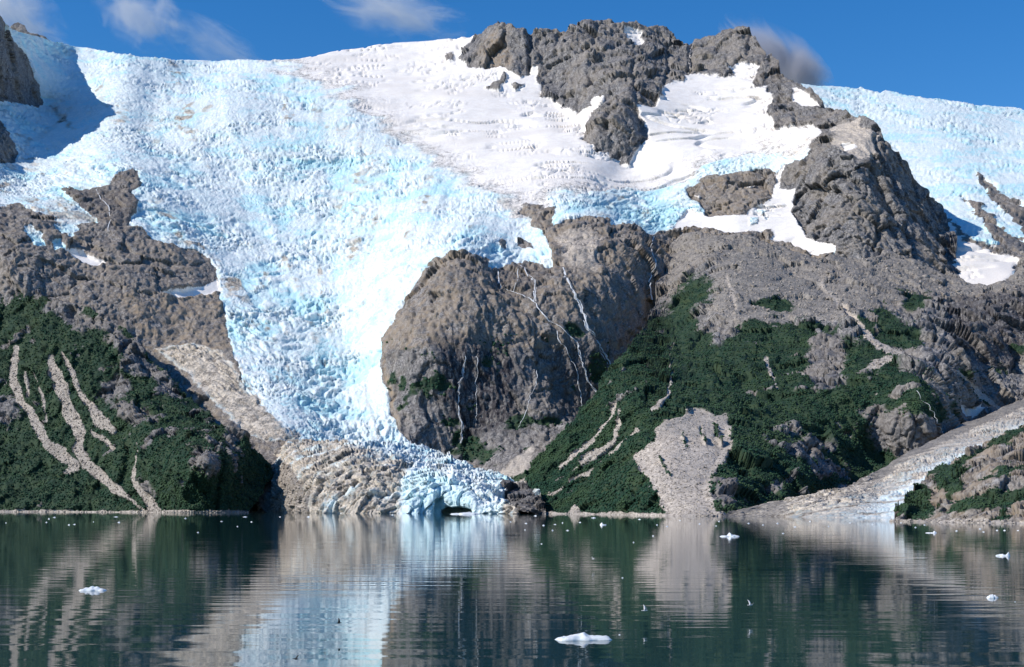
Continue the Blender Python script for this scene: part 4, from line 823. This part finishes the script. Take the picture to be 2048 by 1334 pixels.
# ------------------------------------------------------------------ birds
def bird(px, py, alt, span, mat, label, rot, flap, seed):
    Yd = (HC - alt) * FPX / (py - HOR)
    V = []; F = []; prof = [(-0.20, 0.008, 0.0), (-0.15, 0.035, 0.0), (-0.08, 0.058, 0.0), (0.02, 0.066, -0.004), (0.10, 0.05, 0.0), (0.15, 0.036, 0.014), (0.19, 0.034, 0.02), (0.215, 0.016, 0.016), (0.25, 0.004, 0.008)]
    for (x, r_, z) in prof:
        for a in range(8): V.append((x, r_ * math.cos(a * .7854), z + r_ * .9 * math.sin(a * .7854)))
    for k in range(len(prof) - 1):
        for a in range(8): F.append((k * 8 + a, k * 8 + (a + 1) % 8, k * 8 + 8 + (a + 1) % 8, k * 8 + 8 + a))
    for sgn in (-1, 1):
        st = [(0.03, 0.07, -0.09), (0.20, 0.085, -0.075), (0.30, 0.09, -0.05), (0.42, 0.05, -0.05), (0.52, -0.03, -0.06)]
        b = len(V)
        for k, (s_, le, te) in enumerate(st):
            z = math.sin(flap) * s_ - (0.5 * max(0, s_ - 0.28)) * (1 if flap > 0 else -1) * 0.6; y = sgn * s_ * math.cos(flap)
            V += [(le, y, z + 0.02), ((le + te) / 2, y, z + 0.032), (te, y, z + 0.018), ((le + te) / 2, y, z + 0.012)]
        for k in range(len(st) - 1):
            for a in range(4): F.append((b + k * 4 + a, b + k * 4 + (a + 1) % 4, b + k * 4 + 4 + (a + 1) % 4, b + k * 4 + 4 + a))
    b = len(V); V += [(-0.16, 0.02, 0.008), (-0.16, -0.02, 0.008), (-0.29, -0.05, 0.004), (-0.29, 0.05, 0.004), (-0.16, 0.02, -0.004), (-0.16, -0.02, -0.004), (-0.29, -0.05, -0.002), (-0.29, 0.05, -0.002)]
    F += [(b, b + 1, b + 2, b + 3), (b + 4, b + 7, b + 6, b + 5), (b, b + 3, b + 7, b + 4), (b + 1, b + 5, b + 6, b + 2), (b + 3, b + 2, b + 6, b + 7)]
    o = mesh_np('bird', np.array(V), np.array(F), mat, smooth=True)
    o.location = ((px - CX) / FPX * Yd, Yd, alt); o.rotation_euler = (0.25, 0, rot); o.scale = (span * 0.75,) * 3
    tag(o, label, 'bird')
bird(1290, 1221, 0.7, 0.9, M_GULL, 'pale gull with raised wings low over the water near the centre', 0.3, 0.9, 1)
bird(1501, 1210, 0.7, 0.95, M_GULL, 'pale gull gliding low over the water right of centre', 0.5, 0.7, 2)
bird(1186, 1118, 0.8, 1.0, M_GULL, 'pale gull flying above the reflection of the green spur', 2.6, 0.6, 3)
bird(678, 1246, 0.6, 0.75, M_DARKBIRD, 'dark bird flying low over the blue ice reflection', 0.2, 0.8, 4)
bird(592, 1318, 0.5, 0.6, M_DARKBIRD, 'dark bird skimming the water at the lower left', -0.4, 0.5, 5)

# ------------------------------------------------------------------ clouds
def cloud(px, py, wpx, hpx, Yd, dens, tilt, label, seed, col=(1, 1, 1), ns=1.0):
    r = np.random.RandomState(seed)
    import bmesh
    bm = bmesh.new(); bmesh.ops.create_icosphere(bm, subdivisions=3, radius=1.0)
    me = bpy.data.meshes.new('cloud'); bm.to_mesh(me); bm.free()
    o = bpy.data.objects.new('cloud', me); C.objects.link(o)
    c = unproj(np.array(px), np.array(py), np.array(Yd)); o.location = tuple(float(t) for t in c)
    sc = Yd / FPX / 2 * 1.45; o.scale = (wpx * sc, 0.6 * min(wpx, hpx) * sc * 1.4, hpx * sc); o.rotation_euler = (0, math.radians(tilt), 0)
    m = bpy.data.materials.new('cloud_vapour'); m.use_nodes = True; t = m.node_tree; t.nodes.remove(t.nodes['Principled BSDF']); q = NB(t)
    pv = q.node('ShaderNodeVolumePrincipled'); pv.inputs['Color'].default_value = (*col, 1); pv.inputs['Anisotropy'].default_value = 0.2
    tc = q.node('ShaderNodeTexCoord').outputs['Object']
    ln = q.node('ShaderNodeVectorMath', operation='LENGTH'); q.l.new(tc, ln.inputs[0])
    add = q.node('ShaderNodeVectorMath', operation='ADD'); q.l.new(tc, add.inputs[0]); add.inputs[1].default_value = (seed * 3.1, seed, 0)
    nz = q.noise(add.outputs[0], 1.7 * ns, 6, 0.62, 0.9)
    body = q.ss(q.math('SUBTRACT', q.math('MULTIPLY', q.math('SUBTRACT', nz, 0.22), 2.9), ln.outputs['Value']), -0.05, 0.75)
    q.l.new(q.math('MULTIPLY', body, dens), pv.inputs['Density'])
    q.l.new(pv.outputs[0], t.nodes['Material Output'].inputs['Volume'])
    me.materials.append(m); tag(o, label, 'cloud'); return o
cloud(275, 20, 150, 110, 6500, 0.0055, 35, 'soft white wisp of cloud at the top left of the sky', 1)
cloud(425, 88, 190, 70, 6500, 0.0055, 25, 'thin drifting cloud wisp just above the left snow skyline', 2)
cloud(20, 30, 190, 110, 6500, 0.009, 30, 'hazy white cloud behind the dark wall at the top left corner', 3)
cloud(785, 22, 220, 90, 6500, 0.0065, 15, 'white fair-weather cloud scrap at the top left of centre', 4)
cloud(885, 27, 90, 26, 6500, 0.008, 5, 'small thin cloud streak beside the summit rocks', 5)
cloud(1555, 122, 200, 92, 4300, 0.045, 38, 'dark grey cap cloud curling over the ridge right of the summits', 6, (0.74, 0.74, 0.79), 0.45)
